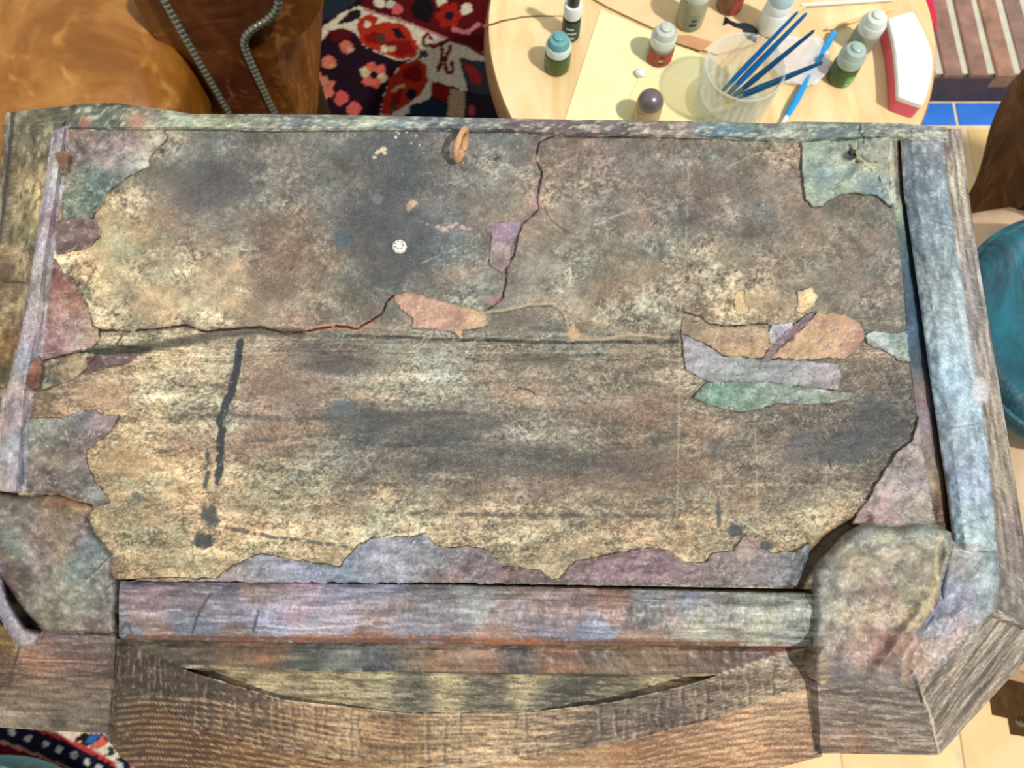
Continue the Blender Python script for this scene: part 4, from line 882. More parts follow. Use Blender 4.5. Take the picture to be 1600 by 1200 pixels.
for k, (a, b, c, d) in enumerate(((1338, 240, 1350, 236), (1340, 246, 1350, 254), (1334, 232, 1338, 222))):
    p0 = Vector(P(a, b, Z0 + .003)); p1 = Vector(P(c, d, Z0 + .0065)); bm_obj('splinter', tube_bm([p0, (p0 + p1) / 2, p1], [.0016, .0014, .0004], 5), M_scrap, nl)
M_white = simple('chalk_white', A(236, 232, 216), .7, .2, .1, 600)
w0 = P(624, 385, Z0 + .0009)
bm = lathe_bm([(0, .0016), (.0012, .0017), (.0018, .0012), (.0024, .0017), (.0034, .0018), (.0042, .0012), (.0046, .0002), (.0046, -.002)], 28, w0, 9, .05)
wd_ = bm_obj('white_disc', bm, M_white, cab); wd_['label'] = 'small white pierced disc stuck to the board'
M_hole = simple('dark_hole', A(48, 46, 44), .8, .2, .1, 200)
for k in range(7):
    a = 2 * math.pi * k / 7; q = (w0[0] + .0027 * math.cos(a), w0[1] + .0027 * math.sin(a), w0[2] + .0013)
    bm_obj('hole', lathe_bm([(0, .0007), (.0004, .0007), (.0005, .0)], 6, q), M_hole, wd_)

# ------------------------------------------------------------------ rug
M_rug = painted('wool_rug', .95, .05, (300, 300, 300), .7, 1.3, .8, .003)
ro = np.array((-.35, .15)); ru = np.array((math.cos(math.radians(-25)), math.sin(math.radians(-25)))); rv = np.array((-ru[1], ru[0]))
us = np.linspace(-.95, .2, 380); vs_ = np.linspace(-.5, 1.25, 580)
U, V_ = np.meshgrid(us, vs_, indexing='ij')
XY = ro + U[..., None] * ru + V_[..., None] * rv
zz = .0085 + (fbm(U * 160, V_ * 160, 3, 2) - .5) * .002
RWm = np.concatenate([XY, zz[..., None]], -1)
rx, ry = proj(RWm.reshape(-1, 3)); rx = rx.reshape(U.shape); ry = ry.reshape(U.shape)
rc = np.zeros(U.shape + (3,)); rc[:] = (78, 18, 20)
du = np.abs(((U * 8) % 1) - .5); dv2 = np.abs(((V_ * 8) % 1) - .5); rc[(du ** 2 + dv2 ** 2) < .06] = (40, 34, 52); rc[(du ** 2 + dv2 ** 2) < .015] = (190, 110, 90)
jx = rx + (fbm(rx / 5, ry / 5, 2, 1) - .5) * 4; jy = ry + (fbm(rx / 5, ry / 5, 2, 4) - .5) * 4
def rp(poly, c): 
    m = inpoly(poly, jx, jy); rc[m] = c
def rd(cx, cy, r, c, ry_=None):
    m = ((jx - cx) / r) ** 2 + ((jy - cy) / (ry_ or r)) ** 2 < 1; rc[m] = c
def rl(pts, w, c):
    D = np.full(jx.shape, 1e9); p = resample(pts, 6)
    for (a, b), (c2, d) in zip(p[:-1], p[1:]):
        l2 = (c2 - a) ** 2 + (d - b) ** 2; t = np.clip(((jx - a) * (c2 - a) + (jy - b) * (d - b)) / l2, 0, 1)
        D = np.minimum(D, np.hypot(jx - a - t * (c2 - a), jy - b - t * (d - b)))
    rc[D < w / 2] = c
NAVY, MAR, CRM, ORD, DRD, PNK = (22, 20, 32), (84, 14, 16), (214, 200, 172), (172, 44, 22), (124, 18, 14), (206, 108, 84)
rp([(470,-40),(800,-40),(800,260),(440,260)], (36, 16, 22))
rp([(560,-40),(800,-40),(800,90),(750,80),(690,58),(640,38),(600,27),(568,12)], MAR)
rp([(495,-40),(556,-40),(556,2),(520,28),(500,30)], (34, 44, 52))
rp([(488,76),(500,46),(532,22),(560,8),(600,27),(640,38),(690,58),(760,82),(760,100),(722,90),(730,143),(676,126),(673,160),(632,180),(600,200),(540,200),(530,150),(505,90)], CRM)
rp([(526,38),(548,16),(566,16),(560,28),(545,36)], (40, 26, 24))
rp([(512,52),(540,48),(556,52),(566,70),(590,82),(622,95),(645,93),(620,106),(602,140),(592,182),(560,240),(440,240),(470,120),(486,80)], (34, 16, 26))
rp([(512,48),(535,44),(552,50),(545,62),(520,66)], MAR)
rl([(568,14),(600,24),(640,36),(690,58),(760,84)], 4, (186, 128, 120)); rl([(570,6),(640,30),(760,76)], 7, MAR)
rp([(556,42),(564,26),(580,21),(591,29),(586,38),(600,34),(630,38),(642,50),(654,74),(650,89),(626,93),(590,81),(564,68)], ORD)
rd(574, 38, 6, CRM, 5); rp([(568,56),(586,50),(600,54),(592,68),(574,68)], DRD); rp([(592,66),(640,62),(648,80),(628,88),(600,78)], DRD); rp([(611,44),(624,43),(634,60),(622,60)], NAVY); rd(597, 60, 7, (70, 58, 52), 6); rd(600, 77, 6, CRM, 5); rd(612, 76, 7, (190, 160, 110), 5)
rp([(655,92),(666,104),(669,126),(656,150),(630,166),(612,180),(594,178),(600,150),(608,126),(626,102)], ORD)
rp([(630,108),(655,100),(662,126),(645,128),(628,122)], DRD); rd(643, 147, 9, NAVY, 8); rl([(614,142),(622,135),(632,134)], 6, (200, 170, 120)); rp([(612,150),(628,140),(625,160),(608,172)], DRD); rd(615, 168, 6, (70, 60, 56))
rp([(655,78),(668,80),(668,88),(655,92)], (58, 66, 72))
rl([(674,60),(668,52),(660,60),(664,70),(680,73),(702,62),(730,70),(760,88)], 6, (104, 24, 24)); rl([(690,72),(692,90),(684,110)], 6, (104, 24, 24)); rl([(704,72),(695,95),(698,114),(708,113),(706,98)], 6, (104, 24, 24))
rp([(716,90),(770,98),(770,150),(738,150),(725,120)], (58, 58, 62)); rp([(722,96),(740,104),(752,118),(750,134),(738,130),(730,112)], (168, 44, 40))
rp([(675,128),(702,136),(703,160),(672,152)], DRD); rp([(703,138),(728,143),(724,190),(698,182)], (172, 146, 112)); rp([(640,166),(674,154),(700,162),(698,195),(640,195)], (22, 42, 60)); rp([(728,146),(800,150),(800,240),(724,240)], (40, 30, 38)); rd(737, 172, 5, (165, 60, 74), 9)
for (a, b, c, d) in ((541, 73, 10, PNK), (547, 77, 5, (205, 150, 120)), (514, 97, 11, PNK), (517, 104, 4, (200, 150, 100)), (493, 118, 9, PNK), (504, 127, 9, (196, 120, 92)), (517, 131, 6, PNK), (512, 143, 9, PNK), (495, 152, 8, PNK), (506, 152, 5, (196, 150, 110)), (533, 153, 11, (205, 84, 78)), (553, 170, 11, (205, 92, 84))):
    rd(a, b, c, d)
for k in range(6):
    a = k * 1.047 + .3; rd(584 + 14 * math.cos(a), 117 + 13 * math.sin(a), 8, (206, 96, 78) if k % 3 else (205, 184, 140))
rd(584, 117, 5, NAVY)
for (a, b, c, d) in ((593, 4, 9, CRM), (610, 6, 7, (190, 190, 170)), (621, 15, 9, (200, 92, 82)), (728, 14, 9, CRM), (690, 3, 8, CRM), (660, 14, 18, (20, 14, 18)), (665, 26, 10, (22, 14, 18))):
    rd(a, b, c, d)
for k in range(6):
    a = k * 1.047; rd(702 + 13 * math.cos(a), 24 + 13 * math.sin(a), 8, (150, 32, 22))
rd(702, 24, 7, NAVY); rl([(708, 46), (728, 52), (748, 38)], 7, (190, 110, 112))
# near border at the lower left
rp([(-200,1060),(320,1100),(320,1400),(-200,1400)], (104, 22, 32))
rp([(40,1100),(210,1100),(240,1180),(200,1190),(150,1176),(105,1156),(60,1140)], (246, 224, 196))
rp([(-200,1060),(0,1128),(55,1139),(80,1152),(120,1169),(165,1191),(200,1215),(130,1215),(60,1180),(0,1157),(-200,1090)], (28, 28, 48))
rl([(40, 1134), (78, 1146), (120, 1163), (165, 1186), (200, 1206)], 6, (206, 74, 72)); rl([(-60, 1134), (0, 1158), (60, 1181), (120, 1206)], 4.5, (196, 130, 116))
for (a, b) in ((18, 1144), (44, 1154), (72, 1163), (93, 1171), (115, 1181), (135, 1191), (154, 1199)): rd(a, b, 5.5, (206, 208, 196), 6)
rp([(118,1154),(130,1146),(165,1145),(140,1168),(130,1164)], (44, 28, 30)); rp([(132,1160),(142,1147),(160,1147),(145,1164)], (52, 108, 168)); rp([(138,1168),(163,1148),(178,1148),(160,1172)], (238, 116, 98)); rp([(160,1150),(176,1146),(172,1162)], (150, 26, 40))
rp([(152,1172),(180,1156),(190,1166),(180,1192)], (248, 232, 200)); rd(172, 1173, 6, (40, 66, 66), 7)
rp([(190,1166),(206,1180),(202,1215),(176,1215)], (30, 32, 56)); rd(186, 1196, 5, (215, 220, 214), 6); rp([(206,1178),(226,1190),(230,1215),(200,1215)], (240, 122, 106)); rp([(228,1190),(250,1198),(250,1215),(230,1215)], (40, 84, 74))
col = lin(rc) * KA * .8
rg = gridmesh('rug', RWm, M_rug, None, col); rm = rg.data
bm = bmesh.new(); bm.from_mesh(rm); bmesh.ops.recalc_face_normals(bm, faces=bm.faces)
be = [e for e in bm.edges if e.is_boundary]; ex = bmesh.ops.extrude_edge_only(bm, edges=be)
for v in [g for g in ex['geom'] if isinstance(g, bmesh.types.BMVert)]: v.co.z = .0006
if sum(f.normal.z for f in bm.faces) < 0: bmesh.ops.reverse_faces(bm, faces=bm.faces)
bm.to_mesh(rm); bm.free()
tag(rg, 'dark red and navy wool rug with cream and orange floral border on the tiles', 'rug')

# ------------------------------------------------------------------ leather armchairs
M_lea = leather_mat('tan_leather', A(104, 60, 8), A(146, 88, 22), A(196, 140, 66), 8)
M_leam = leather_mat('saddle_leather', A(92, 50, 14), A(124, 74, 22), A(168, 112, 54), 11)
M_lead = leather_mat('brown_leather', A(66, 29, 8), A(92, 46, 14), A(138, 84, 42), 10)  # shade of the arm fronts is put into this darker leather
M_leag = leather_mat('sand_leather', A(222, 178, 132), A(240, 205, 160), A(252, 226, 190), 8)
M_pip = simple('pale_piping', A(212, 178, 138), .5, .3, .1, 80)
M_stud = simple('pewter_stud', A(140, 142, 122), .34, .5, .2, 300, metal=.75)
M_foot = simple('dark_wood_foot', A(70, 45, 28), .4, .4, .2, 30)

def puff_bm(sx, sy, sz, n=26, e=.28, s=0, amp=.006):
    """a stuffed cushion: superellipse plan, domed top and bottom, soft dents"""
    bm = bmesh.new(); bmesh.ops.create_uvsphere(bm, u_segments=48, v_segments=n, radius=1)
    sg = lambda v, p: math.copysign(abs(v) ** p, v)
    for v in bm.verts:
        x_, y_, z_ = v.co; r = math.hypot(x_, y_); 
        a = math.atan2(y_, x_); cx, cy = sg(math.cos(a), e), sg(math.sin(a), e)
        rr = r ** .35 if r > 0 else 0
        v.co = Vector((cx * rr * sx / 2, cy * rr * sy / 2, sg(z_, .6) * sz / 2))
    V = np.array([v.co[:] for v in bm.verts])
    d = (fbm(V[:, 0] * 9, V[:, 1] * 9, 4, s) - .5) * 2 * amp
    for v, q in zip(bm.verts, d): v.co.z += q
    return bm

def arm_profile(kind, dz=0):
    lo = .24
    if kind == 'panel':
        return [(a, max(lo, b - dz)) for a, b in [(-.07,.10),(-.07,.54),(-.066,.585),(-.045,.615),(-.01,.625),(.025,.615),(.048,.585),(.052,.55),(.046,.525),(.030,.508),(.010,.496),(-.006,.480),(-.012,.46),(-.012,.10)]]
    return [(a, max(lo - .005, b - dz)) for a, b in [(-.105,.08),(-.112,.40),(-.118,.50),(-.104,.57),(-.06,.62),(-.01,.638),(.04,.632),(.078,.605),(.094,.56),(.09,.515),(.07,.478),(.04,.455),(.016,.43),(.008,.40),(.008,.08)]]

def smooth_pl(pl, it=2):
    for _ in range(it):
        o = [pl[0]]
        for a, b in zip(pl, pl[1:]): o += [(a[0] * .75 + b[0] * .25, a[1] * .75 + b[1] * .25), (a[0] * .25 + b[0] * .75, a[1] * .25 + b[1] * .75)]
        pl = o + [pl[-1]]
    return pl

def extr_bm(prof, y0, y1, sgn=1, n=2, bulge=0, ny=1, s=0, amp=0):
    bm = bmesh.new(); rings = []
    for j in range(ny + 1):
        f = j / ny; y_ = y0 + (y1 - y0) * f
        rings.append([bm.verts.new((sgn * x_, y_, z_)) for x_, z_ in prof])
    if amp:
        for ring in rings:
            for v in ring:
                q = float(fbm(np.array([v.co.y * 14]), np.array([(v.co.z + v.co.x) * 10]), 3, s)[0]) - .5
                v.co.x += sgn * q * amp; v.co.z += q * amp * .5
    k = len(prof)
    for a, b in zip(rings, rings[1:]):
        for i in range(k): bm.faces.new((a[i], a[(i + 1) % k], b[(i + 1) % k], b[i]))
    bm.faces.new(rings[0]); bm.faces.new(rings[-1][::-1])
    return bm

stud_me = None
def armchair(loc, rz, label, studs, seat_mat, arm_mat, panel_mat, seat_y=(-.09, .52), seat_w=.5, dz=0, pip=True):
    global stud_me
    t = empty('armchair', loc, label, 'armchair', None, rz)
    bm = box_bm(.62, .58, .09, 0, .34, .285, .02, 3); bm_obj('seat_frame', bm, panel_mat, t)
    ly = seat_y[1] - seat_y[0]
    bm = puff_bm(seat_w, ly, .17, s=3, amp=.007)
    o = bm_obj('seat_cushion', bm, seat_mat, t, True, 0); o.location = (0, (seat_y[0] + seat_y[1]) / 2, .385)
    pp = []
    for a in np.linspace(0, 2 * math.pi, 65):
        sg = lambda v, p: math.copysign(abs(v) ** p, v)
        pp.append((sg(math.cos(a), .28) * (seat_w / 2 - .004), sg(math.sin(a), .28) * (ly / 2 - .004), .028))
    if pip: bm_obj('piping', tube_bm(pp, .004, 6), M_pip, o)
    else:
        for v in o.data.vertices: v.co.x *= 1 - .45 * max(0, v.co.y + .16)
    bm_obj('backrest', box_bm(.66, .16, .62, 0, .62, .54, .06, 4), arm_mat, t)
    body = smooth_pl(arm_profile('body', dz)); pan = smooth_pl(arm_profile('panel', dz))
    for sgn, st in zip((-1, 1), studs):
        ar = bm_obj('arm', extr_bm(body, .02, .60, sgn, ny=24, s=2, amp=.012), arm_mat, t, True, 50); ar.location = (sgn * .31, 0, 0)
        pn = bm_obj('front_panel', extr_bm(pan, 0, .03, sgn), panel_mat, t, True, 40); pn.location = (sgn * .31, 0, 0)
        for yy in (.045, .10):
            q = [(sgn * (a + .001), yy + (0.02 if a < .05 else 0), b) for a, b in body[2:-2] if b > .40 - dz and a > -.02]
            bm_obj('piping', tube_bm(q, .0028, 6), M_pip, ar)
        if st:
            r = resample([(a, b) for a, b in pan], st)
            if stud_me is None:
                b2 = lathe_bm([(0, .0042), (.0022, .0037), (.004, .0022), (.005, .0002), (.005, -.001)], 10); stud_me = bpy.data.meshes.new('stud'); b2.to_mesh(stud_me); b2.free(); stud_me.materials.append(M_stud)
                stud_me.polygons.foreach_set('use_smooth', np.ones(len(stud_me.polygons), bool))
            for a, b in r:
                if b < .29: continue
                s_ = bpy.data.objects.new('stud', stud_me); C.objects.link(s_); s_.parent = pn; s_.location = (sgn * a, -.0005, b); s_.rotation_euler = (math.pi / 2, 0, 0)
    for sx_ in (-.28, .28):
        for sy_ in (.16, .56):
            bm_obj('foot', lathe_bm([(0, 0), (.018, 0), (.026, .10), (.03, .25), (0, .25)], 16, (sx_, sy_, 0.0)), M_foot, t)
    return t
armchair((-.60, .60, .011), 0, 'tan leather armchair with rows of pewter studs on its arm, standing on the rug', (0, .0072), M_lea, M_leam, M_lead, (-.12, .52), .44, pip=False)
armchair((.555, .175, .0005), -math.pi / 2, 'brown leather armchair with a sand coloured seat, on the tiles by the brick step', (0, .0076), M_leag, M_lead, M_lead, (-.10, .52), .52, .08)

# teal cushions
def velvet(name, c0, c1, sw=12):
    m, t, b = nt(name); v = coords(t); n1 = noise(t, v, sw, 4, .6, 2.2)
    c = ramp(t, n1, [(.35, c0), (.7, c1)]); t.links.new(c, b.inputs['Base Color']); b.inputs['Roughness'].default_value = .55
    b.inputs['Sheen Weight'].default_value = .8; b.inputs['Sheen Roughness'].default_value = .35; b.inputs['Sheen Tint'].default_value = (.3, .85, .9, 1)
    bump(t, b, n1, .4, .01); return m
M_teal = velvet('teal_velvet', A(0, 54, 68), A(8, 112, 126))
M_teal2 = velvet('grey_teal_velvet', A(70, 122, 118), A(100, 158, 150))
cpos = Vector(P(1690, 520, .51))
prof = [(0, .028), (.03, .030), (.07, .036), (.095, .048), (.108, .050), (.118, .042), (.122, .026), (.118, .008), (.10, .0), (0, 0)]
prof = smooth_pl(prof, 2)
cu = bm_obj('round_cushion', lathe_bm(prof, 56), M_teal, None, True, 0); cu.location = (cpos.x, cpos.y, .4795)
tag(cu, 'round teal velvet cushion with a raised rim on the sand coloured armchair seat', 'cushion')
bm_obj('welt', tube_bm([(.119 * math.cos(a), .119 * math.sin(a), .036) for a in np.linspace(0, 2 * math.pi, 49)], .004, 6), M_teal, cu)
ppos = Vector(P(-110, 1448, .15))
prof = smooth_pl([(0, .15), (.10, .148), (.15, .135), (.17, .11), (.172, .05), (.16, .01), (0, 0)], 2)
po = bm_obj('pouf', lathe_bm(prof, 56), M_teal2, None, True, 0); po.location = (ppos.x, ppos.y, .0112)
tag(po, 'grey teal round pouf on the rug at the near left corner', 'pouf')
bm_obj('welt', tube_bm([(.171 * math.cos(a), .171 * math.sin(a), .115) for a in np.linspace(0, 2 * math.pi, 49)], .005, 6), M_teal2, po)

# ------------------------------------------------------------------ round table
ZT = .51
def wood_mat(name, c0, c1, c2, sc=(2.2, 16, 16), rot=0, ns=1.6):
    m, t, b = nt(name); v = coords(t, sc, (0, 0, rot)); n1 = noise(t, v, ns, 6, .62, 1.1); n2 = noise(t, coords(t, (1, 1, 1)), 5, 3)
    c = ramp(t, n1, [(.3, c0), (.5, c1), (.72, c2)]); g = ramp(t, n2, [(.3, (.94, .92, .9, 1)), (.7, (1.04, 1.04, 1.04, 1))])
    c = mix(t, c, g, 1.0, 'MULTIPLY'); t.links.new(c, b.inputs['Base Color']); b.inputs['Roughness'].default_value = .45
    bump(t, b, n1, .12, .001); return m
M_pale = wood_mat('pale_table_wood', A(240, 194, 134), A(252, 220, 160), A(255, 236, 184), (16, 2.6, 16))
M_bark = simple('table_edge', A(196, 150, 100), .6, .3, .2, 30, stretch=(1, 1, 6))
tc = P(1109, 50, ZT); TR_ = .2455
tab = empty('round_table', (tc[0], tc[1], .0005), 'round pale wooden table with a cracked slice top, covered in paints', 'table')
n = 120; bm = bmesh.new(); pr = [(0, 0), (.97, 0), (.995, .004), (1, .012), (.985, .036), (.975, .04), (0, .04)]
rings = []
for r, z in pr:
    if r == 0: rings.append([bm.verts.new((0, 0, z))]); continue
    ring = []
    for i in range(n):
        a = 2 * math.pi * i / n; w_ = 1 + .008 * math.sin(3 * a + 1) + .004 * math.sin(7 * a)
        ring.append(bm.verts.new((TR_ * r * w_ * math.cos(a), TR_ * r * w_ * math.sin(a), z)))
    rings.append(ring)
for a, b in zip(rings, rings[1:]):
    for i in range(n):
        j = (i + 1) % n
        if len(a) == 1: bm.faces.new((a[0], b[j], b[i]))
        elif len(b) == 1: bm.faces.new((a[i], a[j], b[0]))
        else: bm.faces.new((a[i], a[j], b[j], b[i]))
top = bm_obj('tabletop', bm, M_pale, tab); top.location = (0, 0, ZT - .0405)
top.data.materials.append(M_bark)
for f in top.data.polygons:
    if abs(f.normal.z) < .7: f.material_index = 1
M_crk = simple('wood_crack', A(120, 88, 60), .8, .2, .2, 100)
crk = [P(a, b, ZT + .0002) for a, b in ((754, 41), (770, 38), (784, 33), (800, 30), (815, 27), (840, 25), (882, 25))]
o = bm_obj('crack', tube_bm([(x_ - tc[0], y_ - tc[1], ZT - .0006) for x_, y_, z_ in crk], [.0016, .0012, .0013, .001, .001, .0009, .0005], 5), M_crk, tab)
for k in range(3):
    a = 2 * math.pi * k / 3 + .5
    lx, ly = tc[0] + .19 * math.cos(a), tc[1] + .19 * math.sin(a); du_ = float(np.dot((lx - ro[0], ly - ro[1]), ru))
    bm_obj('leg', tube_bm([(.15 * math.cos(a), .15 * math.sin(a), ZT - .042), (.19 * math.cos(a), .19 * math.sin(a), .0125 if du_ < .23 else 0.0)], [.022, .016], 16), M_pale, tab)

# papers and card
def paper(name, poly, z, th, mat, label, cat='paper'):
    o = bm_obj(name, slab_bm([P(a, b, z)[:2] for a, b in poly], z, z + th), mat, None, False); return tag(o, label, cat)
M_sh = simple('cream_paper', A(253, 244, 186), .8, .15, .04, 40); M_sh2 = simple('ivory_paper', A(252, 238, 176), .8, .15, .04, 40); M_kr = simple('kraft_card', A(244, 212, 160), .8, .15, .06, 60); M_kb = simple('brown_card', A(214, 160, 112), .8, .15, .1, 90)
paper('paper_sheet', [(938,16),(975,30),(1010,47),(1062,70),(1122,98),(1110,140),(1085,190),(1060,240),(868,240),(882,190)], ZT + .0004, .0006, M_sh, 'cream paper sheet under the red labelled bottle on the table')
paper('paper_sheet', [(1004,108),(1130,150),(1110,236),(955,236),(966,190)], ZT + .0012, .0006, M_sh2, 'smaller cream paper sheet lying under the grey domed bottle')
paper('card', [(905,-14),(950,12),(1010,40),(1095,78),(1120,86),(1180,70),(1262,10),(1240,-30),(930,-40)], ZT + .0022, .0016, M_kr, 'large kraft card at the far side of the table', 'card')
paper('card', [(1052,56),(1078,56),(1112,66),(1106,72),(1096,80),(1070,72),(1048,64)], ZT + .0042, .001, M_kb, 'torn brown strip of card between the bottles', 'card')

# bottles
def plastic(name, c, rough=.3, sss=0, trans=0, alpha=1):
    return simple(name, c, rough, .5, .06, 120, trans=trans)
M_cap = plastic('pale_cap', A(228, 236, 222)); M_tcap = plastic('teal_cap', A(112, 170, 172)); M_neck = plastic('white_neck', A(226, 244, 240)); M_grn = plastic('dark_green_paint', A(62, 92, 40), .25)
M_blk = plastic('black_plastic', A(34, 38, 36)); M_wht = plastic('white_plastic', A(244, 250, 248)); M_gry = plastic('grey_plastic', A(150, 156, 136)); M_red = plastic('red_label', A(178, 70, 54), .5); M_gcap = plastic('grey_cap', A(206, 212, 196))
M_dome = simple('pewter_dome', A(126, 116, 116), .3, .5, .06, 60, metal=.35); M_olive = plastic('olive_grey_paint', A(168, 166, 130)); M_lgrn = plastic('light_green_label', A(96, 176, 84), .5); M_gcl = plastic('grey_green_cap', A(176, 198, 184)); M_bcap = plastic('pale_blue_cap', A(190, 220, 226)); M_rbr = plastic('red_brown_paint', A(128, 84, 62)); M_tan = plastic('tan_paint', A(190, 164, 120))
M_txt = simple('label_print', A(200, 216, 196), .6, .3, .05, 60); M_txd = simple('label_print_dark', A(70, 80, 70), .6, .3, .05, 60)
ZB = ZT + .0006
def arc_label(parent, r, z0, z1, a0, a1, mat, name='label', n=14):
    bm = bmesh.new(); A_ = [bm.verts.new((r * math.cos(a), r * math.sin(a), z0)) for a in np.linspace(a0, a1, n)]; B_ = [bm.verts.new((r * math.cos(a), r * math.sin(a), z1)) for a in np.linspace(a0, a1, n)]
    for i in range(n - 1): bm.faces.new((A_[i], A_[i + 1], B_[i + 1], B_[i]))
    return bm_obj(name, bm, mat, parent)
def bottle(px, py, r, hb, hn, hc, mats, label, z=ZB, dome=False, captype='dome', prints=(), lab=None, rot=-1.57):
    t = empty('paint_bottle', P(px, py, z), label, 'bottle', 'paint bottles on the round table')
    mb, mn, mc = mats
    bm_obj('body', lathe_bm(smooth_pl([(0, 0), (r * .9, 0), (r, .002), (r, hb - .004), (r * .92, hb - .001), (r * .7, hb), (0, hb)], 1), 28), mb, t)
    bm_obj('neck', lathe_bm([(0, hb - .001), (r * .93, hb - .001), (r * .96, hb + .002), (r * .96, hb + hn - .002), (r * .9, hb + hn), (0, hb + hn)], 28), mn, t)
    z1 = hb + hn - .0005
    if captype == 'dome': q = [(r * .86, z1), (r * .84, z1 + hc * .25), (r * .7, z1 + hc * .6), (r * .42, z1 + hc * .72), (r * .40, z1 + hc * .9), (r * .25, z1 + hc), (0, z1 + hc)]
    elif captype == 'ball': q = [(r * .95 * math.cos(a), z1 + hc * math.sin(a)) for a in np.linspace(0, math.pi / 2 - .02, 9)] + [(0, z1 + hc)]
    elif captype == 'tall': q = [(r * .62, z1), (r * .64, z1 + .003), (r * .5, z1 + hc * .93), (r * .42, z1 + hc), (0, z1 + hc)]
    else: q = [(r * .9, z1), (r * .92, z1 + .002), (r * .9, z1 + hc - .002), (r * .8, z1 + hc), (0, z1 + hc)]
    bm_obj('cap', lathe_bm(q, 28), mc, t)
    if lab:
        l = arc_label(t, r + .0003, lab[1] * hb, lab[2] * hb, rot - lab[3], rot + lab[3], lab[0])
        for k, (a0, a1, zz0, m_) in enumerate(prints):
            arc_label(l, r + .0006, zz0 * hb, (zz0 + .09) * hb, rot + a0, rot + a1, m_, 'print', 6)
    return t
scr = [(-.5, .1, .6, M_txt), (-.35, .4, .45, M_txt), (-.45, .0, .3, M_txt)]
bottle(870, 104, .0138, .026, .009, .012, (M_grn, M_neck, M_tcap), 'dark green bottle with a teal domed cap on the bare wood')
bottle(891, 56, .0098, .032, .014, .042, (M_blk, M_wht, M_blk), 'black bottle with a white collar and a tall black cap', captype='tall', lab=(M_txd, .1, .9, 1.0), prints=[(-.6, .2, .6, M_txt), (-.4, .5, .4, M_txt), (-.5, .3, .2, M_txt)])
bottle(1029, 89, .0138, .024, .010, .012, (M_gry, M_cap, M_gcap), 'grey capped bottle with a red label on the cream paper', lab=(M_red, .05, .85, 1.2), prints=[(-.15, .2, .2, M_txd), (-.2, .1, .4, M_txt), (-.15, .2, .6, M_txd)], z=ZT + .0011)
bottle(1076, 34, .0148, .04, .012, .014, (M_olive, M_cap, M_cap), 'translucent grey bottle with a white cap on the kraft card', lab=(M_gry, .1, .6, .5), prints=[(-.2, .3, .25, M_txd), (-.1, .25, .4, M_txd)], z=ZT + .0039)
bottle(1138, 10, .0138, .026, .01, .012, (M_rbr, M_cap, M_gcap), 'red brown bottle at the far edge of the kraft card', lab=(M_red, .1, .9, .5, ), z=ZT + .0039, rot=-1.1)
bottle(1201, 44, .0138, .03, .010, .014, (M_wht, M_wht, M_bcap), 'white bottle with a pale blue cap behind the brush cup', captype='flat', z=ZT + .0039)
bottle(1008, 188, .0138, .026, .004, .014, (M_tan, M_tan, M_dome), 'bottle with a shiny grey ball shaped cap by the cabinet edge', captype='ball', z=ZT + .0019)
bottle(1311, 121, .0138, .026, .010, .012, (M_grn, M_gcl, M_gcl), 'green bottle with a grey green cap between brush and sponge', lab=(M_lgrn, .05, .7, .55), prints=[(-.4, .3, .2, M_txt), (-.3, .35, .42, M_txt)], rot=-1.0)
bottle(1344, 70, .0138, .024, .010, .012, (M_gry, M_cap, M_cap), 'white capped grey bottle between the sponge and the green labelled bottle')

# cup of water and brushes
def glassy(name, c, rough=.12, ior=1.3, mixf=.45):
    m = bpy.data.materials.new(name); m.use_nodes = True; t = m.node_tree; t.nodes.clear()
    o = t.nodes.new('ShaderNodeOutputMaterial'); a = t.nodes.new('ShaderNodeBsdfTransparent'); b = t.nodes.new('ShaderNodeBsdfPrincipled'); mx = t.nodes.new('ShaderNodeMixShader')
    n1 = noise(t, coords(t), 60, 3); cc = ramp(t, n1, [(.3, tuple(q * .95 for q in c[:3]) + (1,)), (.7, c)]); t.links.new(cc, b.inputs['Base Color'])
    b.inputs['Roughness'].default_value = rough; mx.inputs[0].default_value = mixf
    t.links.new(a.outputs[0], mx.inputs[1]); t.links.new(b.outputs[0], mx.inputs[2]); t.links.new(mx.outputs[0], o.inputs[0]); return m
M_cup = glassy('clear_ribbed_plastic', A(252, 255, 242), .15, mixf=.26); M_water = glassy('cloudy_water', A(252, 254, 214), .1, mixf=.34); M_film = glassy('clear_film', A(255, 255, 255), .12, mixf=.55)
cb = P(1137, 168, ZT + .0012); cup = empty('plastic_cup', cb, 'clear ribbed plastic cup of cloudy water holding four blue brushes', 'cup')
hC, rC = .062, .037
bm_obj('body', lathe_bm([(0, .001), (rC * .93, .001), (rC * .96, .004), (rC, hC * .6), (rC * 1.02, hC), (rC * 1.04, hC + .001), (rC * 1.02, hC + .002), (rC * .97, hC), (rC * .94, hC * .6), (rC * .9, .006), (0, .004)], 96, (0, 0, 0), 32, .022), M_cup, cup)
bm_obj('water', lathe_bm([(0, .0045), (rC * .88, .0065), (rC * .9, .0225), (0, .0225)], 48), M_water, cup)
bm_obj('rim', tube_bm([(rC * 1.03 * math.cos(a), rC * 1.03 * math.sin(a), hC + .001) for a in np.linspace(0, 2 * math.pi, 65)], .0014, 6), M_cup, cup)
M_bl = simple('blue_lacquer', A(8, 116, 190), .25, .5, .1, 100); M_bl2 = simple('dark_blue_lacquer', A(14, 84, 130), .25, .5, .1, 100); M_bl3 = simple('light_blue_plastic', A(24, 162, 232), .3, .5, .1, 60); M_fer = simple('brush_ferrule', A(130, 160, 160), .3, .5, .1, 100, metal=.6); M_bri = simple('wet_bristle', A(226, 188, 92), .6, .3, .2, 200)
